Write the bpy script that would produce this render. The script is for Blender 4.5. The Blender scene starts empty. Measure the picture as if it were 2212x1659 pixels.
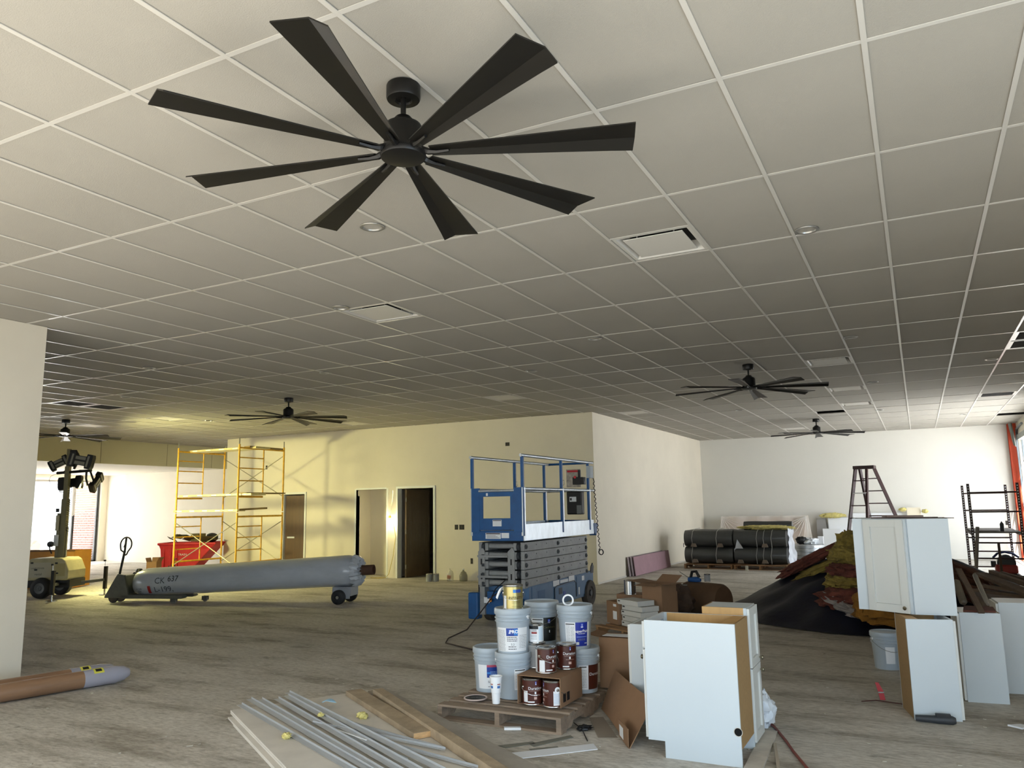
import bpy, bmesh, math, random
from mathutils import Matrix, Vector, noise
random.seed(7)
S = bpy.context.scene
COL = S.collection
PI = math.pi
def R(d): return math.radians(d)
# ---------------------------------------------------------------- camera
CE = 3.527                      # ceiling height
yaw, pit, rol, foc = -.4747, .156, -.0175, 1681.04
fw = Vector((math.sin(yaw)*math.cos(pit), math.cos(yaw)*math.cos(pit), math.sin(pit)))
rt = Vector((math.cos(yaw), -math.sin(yaw), 0)); up = rt.cross(fw)
r2 = rt*math.cos(rol) + up*math.sin(rol); u2 = up*math.cos(rol) - rt*math.sin(rol)
cam = bpy.data.cameras.new('camera'); co = bpy.data.objects.new('camera', cam); COL.objects.link(co)
cam.sensor_width = 36; cam.lens = foc/2212*36; cam.clip_start = .05; cam.clip_end = 300
m = Matrix((r2, u2, -fw)).transposed().to_4x4(); m.translation = (0, 0, 1.6); co.matrix_world = m
S.camera = co
# ---------------------------------------------------------------- world, lights, exposure
W = bpy.data.worlds.new('world'); S.world = W; W.use_nodes = True
bg = W.node_tree.nodes['Background']; bg.inputs[0].default_value = (.72, .86, 1.0, 1); bg.inputs[1].default_value = 4.2
S.view_settings.view_transform = 'Standard'; S.view_settings.look = 'None'
S.view_settings.gamma = 1; S.view_settings.use_curve_mapping = False
S.view_settings.exposure = 0.0
def area(name, loc, direction, sx, sy, power, col, spread=180):
    l = bpy.data.lights.new(name, 'AREA'); l.shape = 'RECTANGLE'; l.size = sx; l.size_y = sy
    l.energy = power; l.color = col; l.spread = R(spread)
    o = bpy.data.objects.new(name, l); COL.objects.link(o); o.location = loc
    o.rotation_euler = Vector(direction).to_track_quat('-Z', 'Y').to_euler(); return o
# daylight through the glazed shop front behind the camera, the raised door on the right, the far left window
sun = bpy.data.lights.new('sun', 'SUN'); sun.energy = 41; sun.angle = R(.6); sun.color = (1, .98, .95)
suno = bpy.data.objects.new('sun', sun); COL.objects.link(suno)
suno.rotation_euler = Vector((-.15, math.cos(R(43)), -math.sin(R(43)))).to_track_quat('-Z', 'Y').to_euler()   # enters the shop front behind the camera
area("door_daylight", (3.6, 19.4, 1.6), (-1, -.05, -.06), 4.6, 2.9, 470, (.95, .97, 1))
area('near_door_daylight', (2.9, .8, 1.3), (-1, 0.1, 0), 3.0, 2.0, 105, (.52, .76, 1))
area('window_daylight', (-25.6, 14.4, 1.5), (1, 0, -.05), 6.0, 2.4, 420, (1, .97, .92))
# ---------------------------------------------------------------- materials
def lin(h):
    h = h.lstrip('#'); v = [int(h[i:i+2], 16)/255 for i in (0, 2, 4)]
    return tuple((x/12.92 if x <= .04045 else ((x+.055)/1.055)**2.4) for x in v)
MATS = {}
def M(name, col, rough=.6, metal=0, var=0, vs=4, bump=0, bs=60, stretch=(1, 1, 1), alpha=1, col2=None, emit=0, trans=0, coat=0):
    if name in MATS: return MATS[name]
    if isinstance(col, str): col = lin(col)
    m = bpy.data.materials.new(name); m.use_nodes = True; nt = m.node_tree; b = nt.nodes['Principled BSDF']
    b.inputs['Base Color'].default_value = (*col, 1); b.inputs['Roughness'].default_value = rough
    b.inputs['Metallic'].default_value = metal; b.inputs['Alpha'].default_value = alpha
    b.inputs['Transmission Weight'].default_value = trans; b.inputs['Coat Weight'].default_value = coat
    if emit: b.inputs['Emission Color'].default_value = (*col, 1); b.inputs['Emission Strength'].default_value = emit
    if var or bump or col2:
        tc = nt.nodes.new('ShaderNodeTexCoord'); mp = nt.nodes.new('ShaderNodeMapping'); mp.inputs['Scale'].default_value = stretch
        nt.links.new(tc.outputs['Object'], mp.inputs['Vector'])
    if var or col2:
        n = nt.nodes.new('ShaderNodeTexNoise'); n.inputs['Scale'].default_value = vs; n.inputs['Detail'].default_value = 6; n.inputs['Roughness'].default_value = .65
        nt.links.new(mp.outputs[0], n.inputs['Vector'])
        r = nt.nodes.new('ShaderNodeValToRGB'); r.color_ramp.elements[0].position = .33; r.color_ramp.elements[1].position = .67
        if col2:
            c2 = lin(col2) if isinstance(col2, str) else col2
            r.color_ramp.elements[0].color = (*c2, 1); r.color_ramp.elements[1].color = (*col, 1)
        else:
            r.color_ramp.elements[0].color = (*[x*(1-var) for x in col], 1); r.color_ramp.elements[1].color = (*[min(1, x*(1+var)) for x in col], 1)
        nt.links.new(n.outputs['Fac'], r.inputs['Fac']); nt.links.new(r.outputs['Color'], b.inputs['Base Color'])
    if bump:
        n2 = nt.nodes.new('ShaderNodeTexNoise'); n2.inputs['Scale'].default_value = bs; n2.inputs['Detail'].default_value = 4
        nt.links.new(mp.outputs[0], n2.inputs['Vector']); bp = nt.nodes.new('ShaderNodeBump'); bp.inputs['Strength'].default_value = bump; bp.inputs['Distance'].default_value = .01
        nt.links.new(n2.outputs['Fac'], bp.inputs['Height']); nt.links.new(bp.outputs['Normal'], b.inputs['Normal'])
    MATS[name] = m; return m
wall_m = M('painted wallboard', '#e2dac8', .75, var=.03, vs=1.2)
tile_m = M('mineral fibre tile', '#a19d94', .9, var=.035, vs=.8, bump=.22, bs=170)
tee_m = M('enamelled steel tee', '#c4c1ba', .28)
dimground_m = M('dimmed ground', '#5a5855', .9, var=.1)
deck_m = M('plenum shade black', '#1d1b19', .9)  # near black so ceiling openings look dark; their shade is in the colour
black_m = M('satin black fan metal', '#131211', .42, metal=.3)
blade_m = M('dark bronze blade', '#0e0c08', .42)
whitecab = M('white laminate', '#c4cdd2', .35, var=.01, vs=2)
doorcab = M('white painted door', '#cfd1cd', .4)
ply_m = M('maple ply interior', '#c69c62', .55, var=.12, vs=6, stretch=(1, 1, .15))
mdf_m = M('brown fibreboard', '#9a7c52', .8, var=.08, vs=40)
wood_m = M('weathered pallet wood', '#8d7b69', .85, var=.28, vs=5, bump=.4, bs=30, stretch=(.3, 4, 4))
wood_e = M('pale pine end', '#b08a5c', .8, var=.2, vs=12)
lum_m = M('dusty timber', '#a5937a', .85, var=.25, vs=4, bump=.3, stretch=(1, 1, 1))
card_m = M('brown cardboard', '#8c6c50', .85, var=.08, vs=3)
card_d = M('cardboard inside', '#6f5340', .9, var=.08, vs=3)
pail_m = M('grey plastic pail', '#a9b4bd', .35, var=.03)
steel_m = M('bright steel', '#c8c8c6', .25, metal=1)
alu_m = M('scuffed aluminium', '#c9d0d6', .38, metal=.75, var=.12, vs=9, stretch=(1, 1, .4))
blue_m = M('lift blue paint', '#0c4f88', .45, var=.12, vs=8)
blue2_m = M('faded lift blue', '#42678c', .5, var=.14, vs=6)
grey_m = M('grey lift steel', '#8f908f', .55, metal=.1, var=.14, vs=7, bump=.1)
dgrey_m = M('dark grey steel', '#34373b', .55, metal=.1, var=.15)
rub_m = M('dusty rubber', '#4a443e', .85, var=.2, vs=10)
blk_m = M('matt black plastic', '#101011', .5)
white_m = M('white plastic', '#eef0f2', .4)
paper_m = M('white paper label', '#e4e6e8', .6)
ink_m = M('black print', '#141416', .6)
lblue_m = M('label blue', '#1b3f93', .4)
lblue2_m = M('label sky blue', '#2f7fd0', .45)
lblack_m = M('label black', '#11130f', .4)
lbrown_m = M('label brown', '#4a1f14', .35)
gold_m = M('gold can', '#a59a66', .28, metal=.7)
red_m = M('red plastic', '#c02630', .5, var=.12, vs=5)
yellow_m = M('yellow scaffold paint', '#d9a520', .5, var=.2, vs=14)
brace_m = M('galvanised brace', '#9c9580', .45, metal=.5)
plank_m = M('aluminium plank', '#c9be8c', .5, metal=.2, var=.15, vs=10)
silhouette_red_m = M('red fibreglass', '#2e0c0b', .5, var=.1)  # red darkened so the ladder's silhouette is in the colour
rust_m = M('dark red brown steel', '#2f1712', .6, metal=.2, var=.25, vs=12)
orange_m = M('orange primer steel', '#c0431c', .6, var=.06)
ins_y_shade = M('yellow glass wool', '#8f7c3a', 1, var=.3, vs=9, bump=.9, bs=40)  # yellow lowered so the pile's shade sits in the colour
ins_y2 = M('bright yellow glass wool', '#cfc37c', 1, var=.25, vs=18, bump=.9, bs=40)
ins_p_shade = M('pink glass wool', '#6b3a2e', 1, var=.3, vs=9, bump=.9, bs=40)  # pink darkened as well, with the shade on the pile in it
tarp_m = M('dark blue tarpaulin', '#03061c', .62, var=.3, vs=5, bump=.6, bs=9)
film_m = M('clear film', '#e6ebf2', .2, alpha=.35)
film2_m = M('milky film', '#f4ece2', .35, alpha=.5)
wrap_m = M('plastic wrapped roll', '#b2b8c0', .3, var=.08, vs=3, bump=.5, bs=7, stretch=(.5, 2, 2), coat=.4)
tube_m = M('cardboard tube', '#4f3526', .8)
gyp_m = M('gypsum board', '#d6d0c6', .85, var=.08, vs=2.5, stretch=(1, 1, 1))
vinyl_m = M('grey vinyl trim', '#b4b7ba', .35)
dwood_m = M('dark stained door', '#5a4020', .5, var=.15, vs=3, stretch=(4, 4, .4))
insroll_m = M('dark grey wrapped underlay', '#3c3e3d', .45, var=.2, vs=2.2, stretch=(.4, 3, 3), coat=.25)
# ---------------------------------------------------------------- mesh helpers
class MB:
    def __init__(s): s.v = []; s.f = []; s.m = Matrix()
    def add(s, vs, fs):
        n = len(s.v); s.v += [tuple(s.m @ Vector(p)) for p in vs]; s.f += [tuple(i+n for i in f) for f in fs]; return s
    def box(s, cx, cy, cz, sx, sy, sz, rz=0, mat=None):
        x, y, z = sx/2, sy/2, sz/2
        vs = [(a*x, b*y, c*z) for c in (-1, 1) for a, b in ((-1, -1), (1, -1), (1, 1), (-1, 1))]
        t = Matrix.Translation((cx, cy, cz)) @ Matrix.Rotation(rz, 4, 'Z')
        if mat is not None: t = t @ mat
        return s.add([t @ Vector(p) for p in vs], [(3, 2, 1, 0), (4, 5, 6, 7), (0, 1, 5, 4), (1, 2, 6, 5), (2, 3, 7, 6), (3, 0, 4, 7)])
    def bb(s, x0, x1, y0, y1, z0, z1): return s.box((x0+x1)/2, (y0+y1)/2, (z0+z1)/2, x1-x0, y1-y0, z1-z0)
    def bar(s, a, b, w, h=None, upv=(0, 0, 1)):
        a, b = Vector(a), Vector(b); d = b-a; L = d.length; h = h or w
        x = d.normalized(); u = Vector(upv)
        if abs(x.dot(u)) > .99: u = Vector((0, 1, 0))
        y = u.cross(x).normalized(); z = x.cross(y); mm = Matrix((x, y, z)).transposed().to_4x4(); mm.translation = (a+b)/2
        vs = [mm @ Vector((p*L/2, q*w/2, r*h/2)) for r in (-1, 1) for p, q in ((-1, -1), (1, -1), (1, 1), (-1, 1))]
        return s.add(vs, [(3, 2, 1, 0), (4, 5, 6, 7), (0, 1, 5, 4), (1, 2, 6, 5), (2, 3, 7, 6), (3, 0, 4, 7)])
    def prism(s, poly, z0, z1, mat=None):
        n = len(poly); vs = [(x, y, z0) for x, y in poly] + [(x, y, z1) for x, y in poly]
        if mat is not None: vs = [mat @ Vector(p) for p in vs]
        return s.add(vs, [tuple(range(n-1, -1, -1)), tuple(range(n, 2*n))] + [(i, (i+1) % n, (i+1) % n+n, i+n) for i in range(n)])
    def tube(s, pts, r, n=8, cap=True):
        pts = [Vector(p) for p in pts]; vs = []; fs = []; prev = None
        for i, p in enumerate(pts):
            d = (pts[min(i+1, len(pts)-1)]-pts[max(i-1, 0)]).normalized()
            if prev is None:
                a = Vector((0, 0, 1)) if abs(d.z) < .9 else Vector((1, 0, 0)); x = d.cross(a).normalized()
            else: x = (prev-d*prev.dot(d)).normalized()
            prev = x; y = d.cross(x); rr = r[i] if isinstance(r, (list, tuple)) else r
            vs += [p+x*rr*math.cos(2*PI*k/n)+y*rr*math.sin(2*PI*k/n) for k in range(n)]
        for i in range(len(pts)-1):
            for k in range(n): fs.append((i*n+k, i*n+(k+1) % n, (i+1)*n+(k+1) % n, (i+1)*n+k))
        if cap: fs += [tuple(range(n-1, -1, -1)), tuple(range((len(pts)-1)*n, len(pts)*n))]
        return s.add(vs, fs)
    def lathe(s, prof, n=24, axis='Z', at=(0, 0, 0), a0=0, a1=2*PI):
        full = abs(a1-a0-2*PI) < 1e-6; k_ = n if full else n+1; vs = []; fs = []
        for r, z in prof:
            for k in range(k_):
                a = a0+(a1-a0)*k/n; p = (r*math.cos(a), r*math.sin(a), z)
                if axis == 'X': p = (p[2], p[0], p[1])
                if axis == 'Y': p = (p[1], p[2], p[0])
                vs.append((p[0]+at[0], p[1]+at[1], p[2]+at[2]))
        for i in range(len(prof)-1):
            for k in range(n):
                q = (k+1) % k_; fs.append((i*k_+k, i*k_+q, (i+1)*k_+q, (i+1)*k_+k))
        return s.add(vs, fs)
    def cyl(s, c, r, h, n=16, axis='Z'): return s.lathe([(0, -h/2), (r, -h/2), (r, h/2), (0, h/2)], n, axis, c)
    def quad(s, *p): return s.add(p, [tuple(range(len(p)))])
    def sheet(s, fn, nu, nv, thick=0):
        vs = [fn(i/nu, j/nv) for j in range(nv+1) for i in range(nu+1)]
        fs = [(j*(nu+1)+i, j*(nu+1)+i+1, (j+1)*(nu+1)+i+1, (j+1)*(nu+1)+i) for j in range(nv) for i in range(nu)]
        return s.add(vs, fs)
    def build(s, name, mat, parent=None, smooth=False, loc=None, bevel=0, solid=0, kind=None, label=None):
        me = bpy.data.meshes.new(name); me.from_pydata(s.v, [], s.f); me.update()
        bm = bmesh.new(); bm.from_mesh(me)
        if not solid: bmesh.ops.remove_doubles(bm, verts=bm.verts, dist=1e-6)
        bmesh.ops.recalc_face_normals(bm, faces=bm.faces); bm.to_mesh(me); bm.free()
        me.materials.append(mat); o = bpy.data.objects.new(name, me); COL.objects.link(o)
        if parent: o.parent = parent
        if loc: o.location = loc
        if smooth:
            for p in me.polygons: p.use_smooth = True
            try: me.set_sharp_from_angle(angle=R(40))
            except Exception: pass
        if solid: d = o.modifiers.new('thick', 'SOLIDIFY'); d.thickness = solid; d.offset = 0
        if bevel: d = o.modifiers.new('bevel', 'BEVEL'); d.width = bevel; d.segments = 2; d.limit_method = 'ANGLE'
        if kind: o['kind'] = kind
        if label: o['label'] = label
        return o
def tag(o, label, cat, group=None):
    o['label'] = label; o['category'] = cat
    if group: o['group'] = group
    return o
def thing(name, label, cat, loc=(0, 0, 0), rz=0, group=None, rot=None):
    o = bpy.data.objects.new(name, None); COL.objects.link(o); o.location = loc; o.empty_display_size = .1
    o.rotation_euler = rot if rot else (0, 0, rz); return tag(o, label, cat, group)
def dup(o, loc=None, rz=None, label=None, parent=None):
    c = o.copy(); COL.objects.link(c)
    if parent: c.parent = parent
    if loc: c.location = loc
    if rz is not None: c.rotation_euler = (0, 0, rz)
    if label: c['label'] = label
    for ch in list(o.children): dup(ch, parent=c)
    return c
def struct(o): o['kind'] = 'structure'; return o
def bar1(name, mat, parent, a, b, w, h=None, bevel=0): return MB().bar(a, b, w, h).build(name, mat, parent, bevel=bevel)
def tube1(name, mat, parent, pts, r, n=8): return MB().tube(pts, r, n).build(name, mat, parent, smooth=True)
def text(s, size, fn, mat, parent, name='lettering', bold=0, cx=True):
    c = bpy.data.curves.new('t', 'FONT'); c.body = s; c.size = size; c.align_x = 'CENTER' if cx else 'LEFT'; c.align_y = 'CENTER'; c.offset = bold; c.resolution_u = 3
    o = bpy.data.objects.new('t', c); COL.objects.link(o); me = bpy.data.meshes.new_from_object(o); bpy.data.objects.remove(o)
    me.name = name
    for v in me.vertices: v.co = Vector(fn(v.co.x, v.co.y))
    me.materials.clear(); me.materials.append(mat); q = bpy.data.objects.new(name, me); COL.objects.link(q); q.parent = parent; return q
def N3(x, y, z=0): return noise.noise(Vector((x, y, z)))
# ================================================================ floor
fm = bpy.data.materials.new('dusty concrete'); fm.use_nodes = True; nt = fm.node_tree; L = nt.links; b = nt.nodes['Principled BSDF']
tc = nt.nodes.new('ShaderNodeTexCoord')
def nz(scale, st, det=8, rough=.6, loc=(0, 0, 0), rot=0):
    mp = nt.nodes.new('ShaderNodeMapping'); mp.inputs['Scale'].default_value = st; mp.inputs['Location'].default_value = loc; mp.inputs['Rotation'].default_value = (0, 0, rot)
    n = nt.nodes.new('ShaderNodeTexNoise'); n.inputs['Scale'].default_value = scale; n.inputs['Detail'].default_value = det; n.inputs['Roughness'].default_value = rough
    L.new(tc.outputs['Object'], mp.inputs[0]); L.new(mp.outputs[0], n.inputs['Vector']); return n.outputs['Fac']
def ramp(fac, stops):
    r = nt.nodes.new('ShaderNodeValToRGB'); e = r.color_ramp.elements
    while len(e) < len(stops): e.new(.5)
    for el, (p, c) in zip(e, stops): el.position = p; el.color = (*c, 1) if len(c) == 3 else c
    L.new(fac, r.inputs['Fac']); return r.outputs['Color']
def mix(a, b_, fac, mode='MULTIPLY'):
    x = nt.nodes.new('ShaderNodeMix'); x.data_type = 'RGBA'; x.blend_type = mode
    if isinstance(fac, float): x.inputs[0].default_value = fac
    else: L.new(fac, x.inputs[0])
    L.new(a, x.inputs[6]); L.new(b_, x.inputs[7]); return x.outputs[2]
base = ramp(nz(.55, (1, 1, 1), 5), [(.3, (.50, .475, .42)), (.7, (.74, .70, .63))])
streak = ramp(nz(1.1, (.6, 2.2, 1), 10, .7, rot=R(14)), [(.36, (.40, .37, .32)), (.50, (.90, .89, .88)), (.62, (1.0, 1.0, 1.0))])
fine = ramp(nz(14, (1, 2.5, 1), 8, .7, rot=R(20)), [(.36, (.62, .60, .57)), (.58, (1, 1, 1))])
spots = ramp(nz(2.2, (1, 2.2, 1), 10, .75, (5, 9, 0)), [(.34, (.40, .38, .34)), (.43, (1, 1, 1))])
c = mix(mix(mix(base, streak, .85), fine, .9), spots, .7)
L.new(c, b.inputs['Base Color']); b.inputs['Roughness'].default_value = .72
bp = nt.nodes.new('ShaderNodeBump'); bp.inputs['Strength'].default_value = .25; bp.inputs['Distance'].default_value = .01
L.new(nz(30, (1, 1, 1), 6, .7), bp.inputs['Height']); L.new(bp.outputs[0], b.inputs['Normal'])
struct(MB().bb(-25.3, 2.62, -3.4, 24.6, -.12, 0).build('floor', fm))
# control joints sawn in the slab are parts of the floor
fl = bpy.data.objects['floor']
jm = M('dirt filled joint', '#8b8477', .9)
MB().bb(-1.3, 2.4, 6.08, 6.088, 0, .0012).build('control_joint', jm, fl)
MB().bb(-7.9, -3.2, 8.0, 8.008, 0, .0012).build('control_joint', jm, fl)
# ================================================================ ceiling: plenum deck, tee grid, tiles
cl = struct(MB().bb(-19.0, 2.62, -3.4, 24.6, CE+.45, CE+.55).build('ceiling', deck_m))
X0, Y0, T = -.039, 3.406, .6096
used = {(-3, 3): 'D', (-8, 4): 'D', (-2, 13): 'D', (-2, 18): 'D', (-2, 22): 'D', (-3, 24): 'H', (-9, 20): 'D', (-5, 30): 'D', (-23, 12): 'D', (-27, 12): 'D',
        (-22, 8): 'R', (-22, 9): 'R', (-19, 17): 'D', (2, 12): 'R', (2, 13): 'R', (2, 22): 'R', (3, 29): 'H', (-11, 14): 'D'}
xi = list(range(-31, 5)); yj = list(range(-6, 18))
for i in xi+[5]:
    x = X0+i*T
    if -19 < x < 2.6: MB().bb(x-.012, x+.012, -3.4, 24.4, CE, CE+.004).bb(x-.002, x+.002, -3.4, 24.4, CE+.004, CE+.04).build('main_tee', tee_m, cl)
for j in yj:
    y = Y0+j*2*T
    if -3.4 < y < 24.4: MB().bb(-19, 2.6, y-.0119, y+.0119, CE+.0003, CE+.0043).build('cross_tee', tee_m, cl)
for (i, h) in used:
    for hh in (h, h+1):
        if hh % 2: y = Y0+hh*T; MB().bb(X0+i*T+.012, X0+(i+1)*T-.012, y-.0118, y+.0118, CE+.0006, CE+.0046).build('cross_tee', tee_m, cl)
cells = []
for i in xi:
    for j in yj:
        hs = [h for h in (2*j, 2*j+1) if (i, h) not in used]
        x0, x1 = max(X0+i*T, -19), min(X0+(i+1)*T, 2.58)
        if x1-x0 < .05 or Y0+2*j*T < -3.5 or Y0+2*j*T > 24.3: continue
        if x1 < -5.95-.0 and Y0+2*j*T > 15.4 and x0 > -16.4: continue
        if len(hs) == 2: rs = [(x0, x1, Y0+2*j*T, Y0+(2*j+2)*T)]
        else: rs = [(x0, x1, Y0+h*T, Y0+(h+1)*T) for h in hs]
        for r in rs:
            cx, cy = (r[0]+r[1])/2, (r[2]+r[3])/2; d = Vector((cx, cy, CE-1.6)); dep = d.dot(fw)
            vis = dep > .5 and abs(d.dot(r2)/dep) < .72 and d.dot(u2)/dep < .58
            cells.append((0 if vis else 1, d.length, r))
cells.sort(key=lambda t: t[:2])
full = {}
rest = MB()
for n, (_, _, r) in enumerate(cells):
    w, d = round(r[1]-r[0], 3), round(r[3]-r[2], 3)
    g = .010
    dz = .0055+.0015*random.random()
    if n < 300:
        k = (w, d)
        if k not in full:
            o = MB().bb(-w/2+g, w/2-g, -d/2+g, d/2-g, 0, .016).build('ceiling_tile', tile_m, cl); full[k] = o
        else: o = full[k].copy(); COL.objects.link(o)
        o.location = ((r[0]+r[1])/2, (r[2]+r[3])/2, CE+dz)
    else: rest.bb(r[0]+g, r[1]-g, r[2]+g, r[3]-g, CE+dz, CE+dz+.016)
rest.build('ceiling_tile', tile_m, cl, kind='stuff')
# ---- supply diffusers, return grilles
lab = {(-3, 3): 'white plaque air diffuser with dark collar, nearest the big fan', (-8, 4): 'white plaque air diffuser beside the small round downlight, left of centre',
 (-2, 13): 'white plaque diffuser, nearest of three in a row right of the second fan', (-2, 18): 'white plaque diffuser, middle of three in a row towards the far wall',
 (-2, 22): 'white plaque diffuser, farthest of three in a row, beside the open tile', (-9, 20): 'flat white diffuser in the ceiling just above the inner wall corner',
 (-5, 30): 'small white diffuser in the ceiling close to the far wall', (-23, 12): 'yellow-lit plaque diffuser between the two left fans',
 (-27, 12): 'yellow-lit plaque diffuser behind the leftmost fan', (-19, 17): 'dim plaque diffuser right of the fan over the scaffold', (-11, 14): 'thin dark-edged diffuser over the middle of the partition wall',
 (-22, 8): 'dark return grille over the left side, nearer of a joined pair', (-22, 9): 'dark return grille over the left side, farther of a joined pair',
 (2, 12): 'white-framed dark return grille at the right picture edge, nearer of a pair', (2, 13): 'white-framed dark return grille at the right picture edge, farther of a pair',
 (2, 22): 'white-framed dark return grille near the orange column'}
plaque_m = M('white diffuser enamel', '#cfccc4', .45); recess_m = M('dark recess grey', '#2a2825', .8)  # second one: dark tone for collars, louvres and box openings
for (i, h), k in used.items():
    if k == 'H': continue
    t = thing('air_diffuser' if k == 'D' else 'return_grille', lab[(i, h)], 'vent', (X0+(i+.5)*T, Y0+(h+.5)*T, CE), 0, 'ceiling air diffusers' if k == 'D' else 'ceiling return grilles')
    a = T/2-.014
    if k == 'D':
        f = MB()
        def ring(o_, z0, i_, z1):
            q = lambda r, z: [(-r, -r, z), (r, -r, z), (r, r, z), (-r, r, z)]
            A, B = q(o_, z0), q(i_, z1)
            for n in range(4): f.quad(A[n], A[(n+1) % 4], B[(n+1) % 4], B[n])
        ring(a, .006, a-.025, .006); ring(a-.025, .006, a-.07, .075)
        f.build('frame', plaque_m, t, solid=0)
        MB().bb(-a+.07, a-.07, -a+.07, a-.07, .075, .08).build('collar', recess_m, t)
        MB().bb(-a+.068, a-.068, -a+.068, a-.068, .004, .010).build('face_panel', plaque_m, t, bevel=.002)
        hg = MB()
        for u in (-1, 1):
            for v in (-1, 1): hg.bb(u*.14-.004, u*.14+.004, v*.14-.004, v*.14+.004, .01, .076)
        hg.build('hanger', plaque_m, t)
    else:
        f = MB().bb(-a, a, -a, -a+.035, .003, .012).bb(-a, a, a-.035, a, .003, .012).bb(-a, -a+.035, -a+.035, a-.035, .003, .012).bb(a-.035, a, -a+.035, a-.035, .003, .012)
        f.build('frame', tee_m, t)
        g = MB()
        for q in range(30):
            y = -a+.045+q*(2*a-.09)/29; g.bb(-a+.035, a-.035, y-.003, y+.003, .006, .012)
        g.build('louvre', recess_m, t, kind='stuff')
        MB().bb(-a+.01, a-.01, -a+.01, a-.01, .03, .034).build('back_plate', deck_m, t)
# ---- recessed downlights and sprinkler rings
trim_m = M('grey downlight trim', '#9b9a96', .3, metal=.6)
dl = [(-3.2, 4.15, 'chrome round downlight left of the near fan blades tips'), (-.55, 5.75, 'chrome round downlight on the right beside a tile joint'), (-4.81, 5.76, 'round downlight touching the yellowish diffuser on the left'),
 (-3.22, 8.41, 'small round downlight in the middle of the ceiling'), (-4.82, 10.0, 'small round downlight left of the middle, above the partition'), (-.56, 9.97, 'small dark round downlight left of the nearest row diffuser'),
 (1.08, 12.67, 'small dark round downlight near the right picture edge'), (-9.06, 6.94, 'small dark round downlight over the left, nearest there'), (-11.7, 8.55, 'small dark round downlight close to the joined return grilles'),
 (-7.37, 8.52, 'small round downlight above the fan over the scaffold'), (-13.39, 11.78, 'small dark round downlight left of the fan over the scaffold'), (-.51, 14.07, 'small dark round downlight beside the middle row diffuser'),
 (-3.21, 16.74, 'small dark round downlight left of the farthest right fan'), (-.59, 18.59, 'small dark round downlight right of the open ceiling tile'), (1.09, 20.75, 'small dark round downlight nearest the far wall, right side')]
r0 = None
for x, y, s_ in dl:
    if r0 is None:
        r0 = thing('downlight', s_, 'ceiling light', (x, y, CE), 0, 'recessed round downlights')
        MB().lathe([(.083, .006), (.085, 0), (.083, -.004), (.066, -.003), (.060, .012)], 28).build('trim_ring', trim_m, r0, smooth=True)
        MB().lathe([(.060, .012), (.05, .05), (.025, .07), (0, .072)], 24).build('reflector', M('mirror reflector', '#8f8f8f', .12, metal=1), r0, smooth=True)
    else: dup(r0, (x, y, CE), label=s_)
# ================================================================ walls
struct(MB().bb(-8.12, -7.92, -3.4, 4.83, 0, CE+.002).build('wall_left', wall_m))
struct(MB().bb(-19.2, 2.62, -2.1, -1.98, 2.75, CE+.5).bb(-19.2, -7.8, -2.1, -1.98, 0, 2.75).bb(1.3, 2.62, -2.1, -1.98, 0, 2.75).build('wall_front', wall_m))
# partition face with three openings
P = MB(); ys = (15.24, 15.37)
xs = [-16.55, -14.49, -13.71, -12.14, -11.24, -10.95, -9.86, -5.95]; tops = [None, 2.04, None, 2.06, None, 2.09, None]
for k in range(7):
    z0 = tops[k] or 0
    P.bb(xs[k], xs[k+1], ys[0], ys[1], z0, CE+.3)
struct(P.build('wall_partition', wall_m))
struct(MB().bb(-6.08, -5.95, 15.37, 24.5, 0, CE+.3).build('wall_side', wall_m))
struct(MB().bb(-16.55, -16.42, 15.37, 24.5, 0, CE+.3).bb(-16.42, -5.95, 24.39, 24.5, 0, CE+.3).build('wall_inner', wall_m))
struct(MB().bb(-6.1, 2.7, 24.39, 24.55, 0, CE+.5).build('wall_far', M('far wall paint', '#dad8d0', .8, var=.02, vs=.6)))
struct(MB().bb(2.42, 2.6, -3.6, -2.6, 0, CE+.5).bb(2.42, 2.6, 3.0, 17.6, 0, CE+.5).bb(2.42, 2.6, -2.6, 3.0, 2.9, CE+.5).bb(2.42, 2.6, 23.95, 24.39, 0, CE+.5).bb(2.42, 2.6, 17.6, 23.95, 3.2, CE+.5).build('wall_right', wall_m))
# corridor behind the open doorway, dark back room partitions
struct(MB().bb(-12.3, -12.17, 15.37, 15.95, 0, CE).bb(-12.17, -11.08, 15.85, 15.95, 0, CE).bb(-11.2, -11.08, 15.37, 15.85, 0, CE).bb(-12.17, -11.2, 15.37, 15.85, 2.75, 2.85).build('wall_corridor', wall_m))
# soffit with panel joints, low ceiling, recess wall, window wall
sof = struct(MB().bb(-19.2, -19.0, -3.4, 17.5, 2.90, CE+.5).build('wall_soffit', M('soffit board', '#c9c4a6', .7)))
for y in (9.2, 11.2, 13.25, 15.3, 16.9): MB().bb(-18.999, -18.995, y-.006, y+.006, 2.91, CE).build('panel_joint', M('joint grey', '#8f8b74', .8), sof)
struct(MB().bb(-25.3, -19.2, -3.4, 17.9, 2.90, 3.0).build('ceiling_low', M('low ceiling paint', '#d8d2c4', .8)))
struct(MB().bb(-23.6, -19.0, 17.5, 17.6, 0, 2.95).bb(-19.0, -16.55, 17.5, 17.6, 0, CE+.3).bb(-23.7, -23.6, 17.5, 17.95, 0, 2.95).bb(-25.3, -23.6, 17.86, 17.95, 0, 2.95).build('wall_recess', wall_m))
struct(MB().bb(-25.3, -25.1, -3.4, 10.5, 0, 2.95).bb(-25.3, -25.1, 17.62, 17.9, 0, 2.95).bb(-25.3, -25.1, 10.5, 17.62, 2.72, 2.95).bb(-19.2, -8.1, -2.1, -1.98, 0, 3.5).build('wall_window', wall_m))
wf = M('black window frame', '#16181a', .45)
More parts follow.
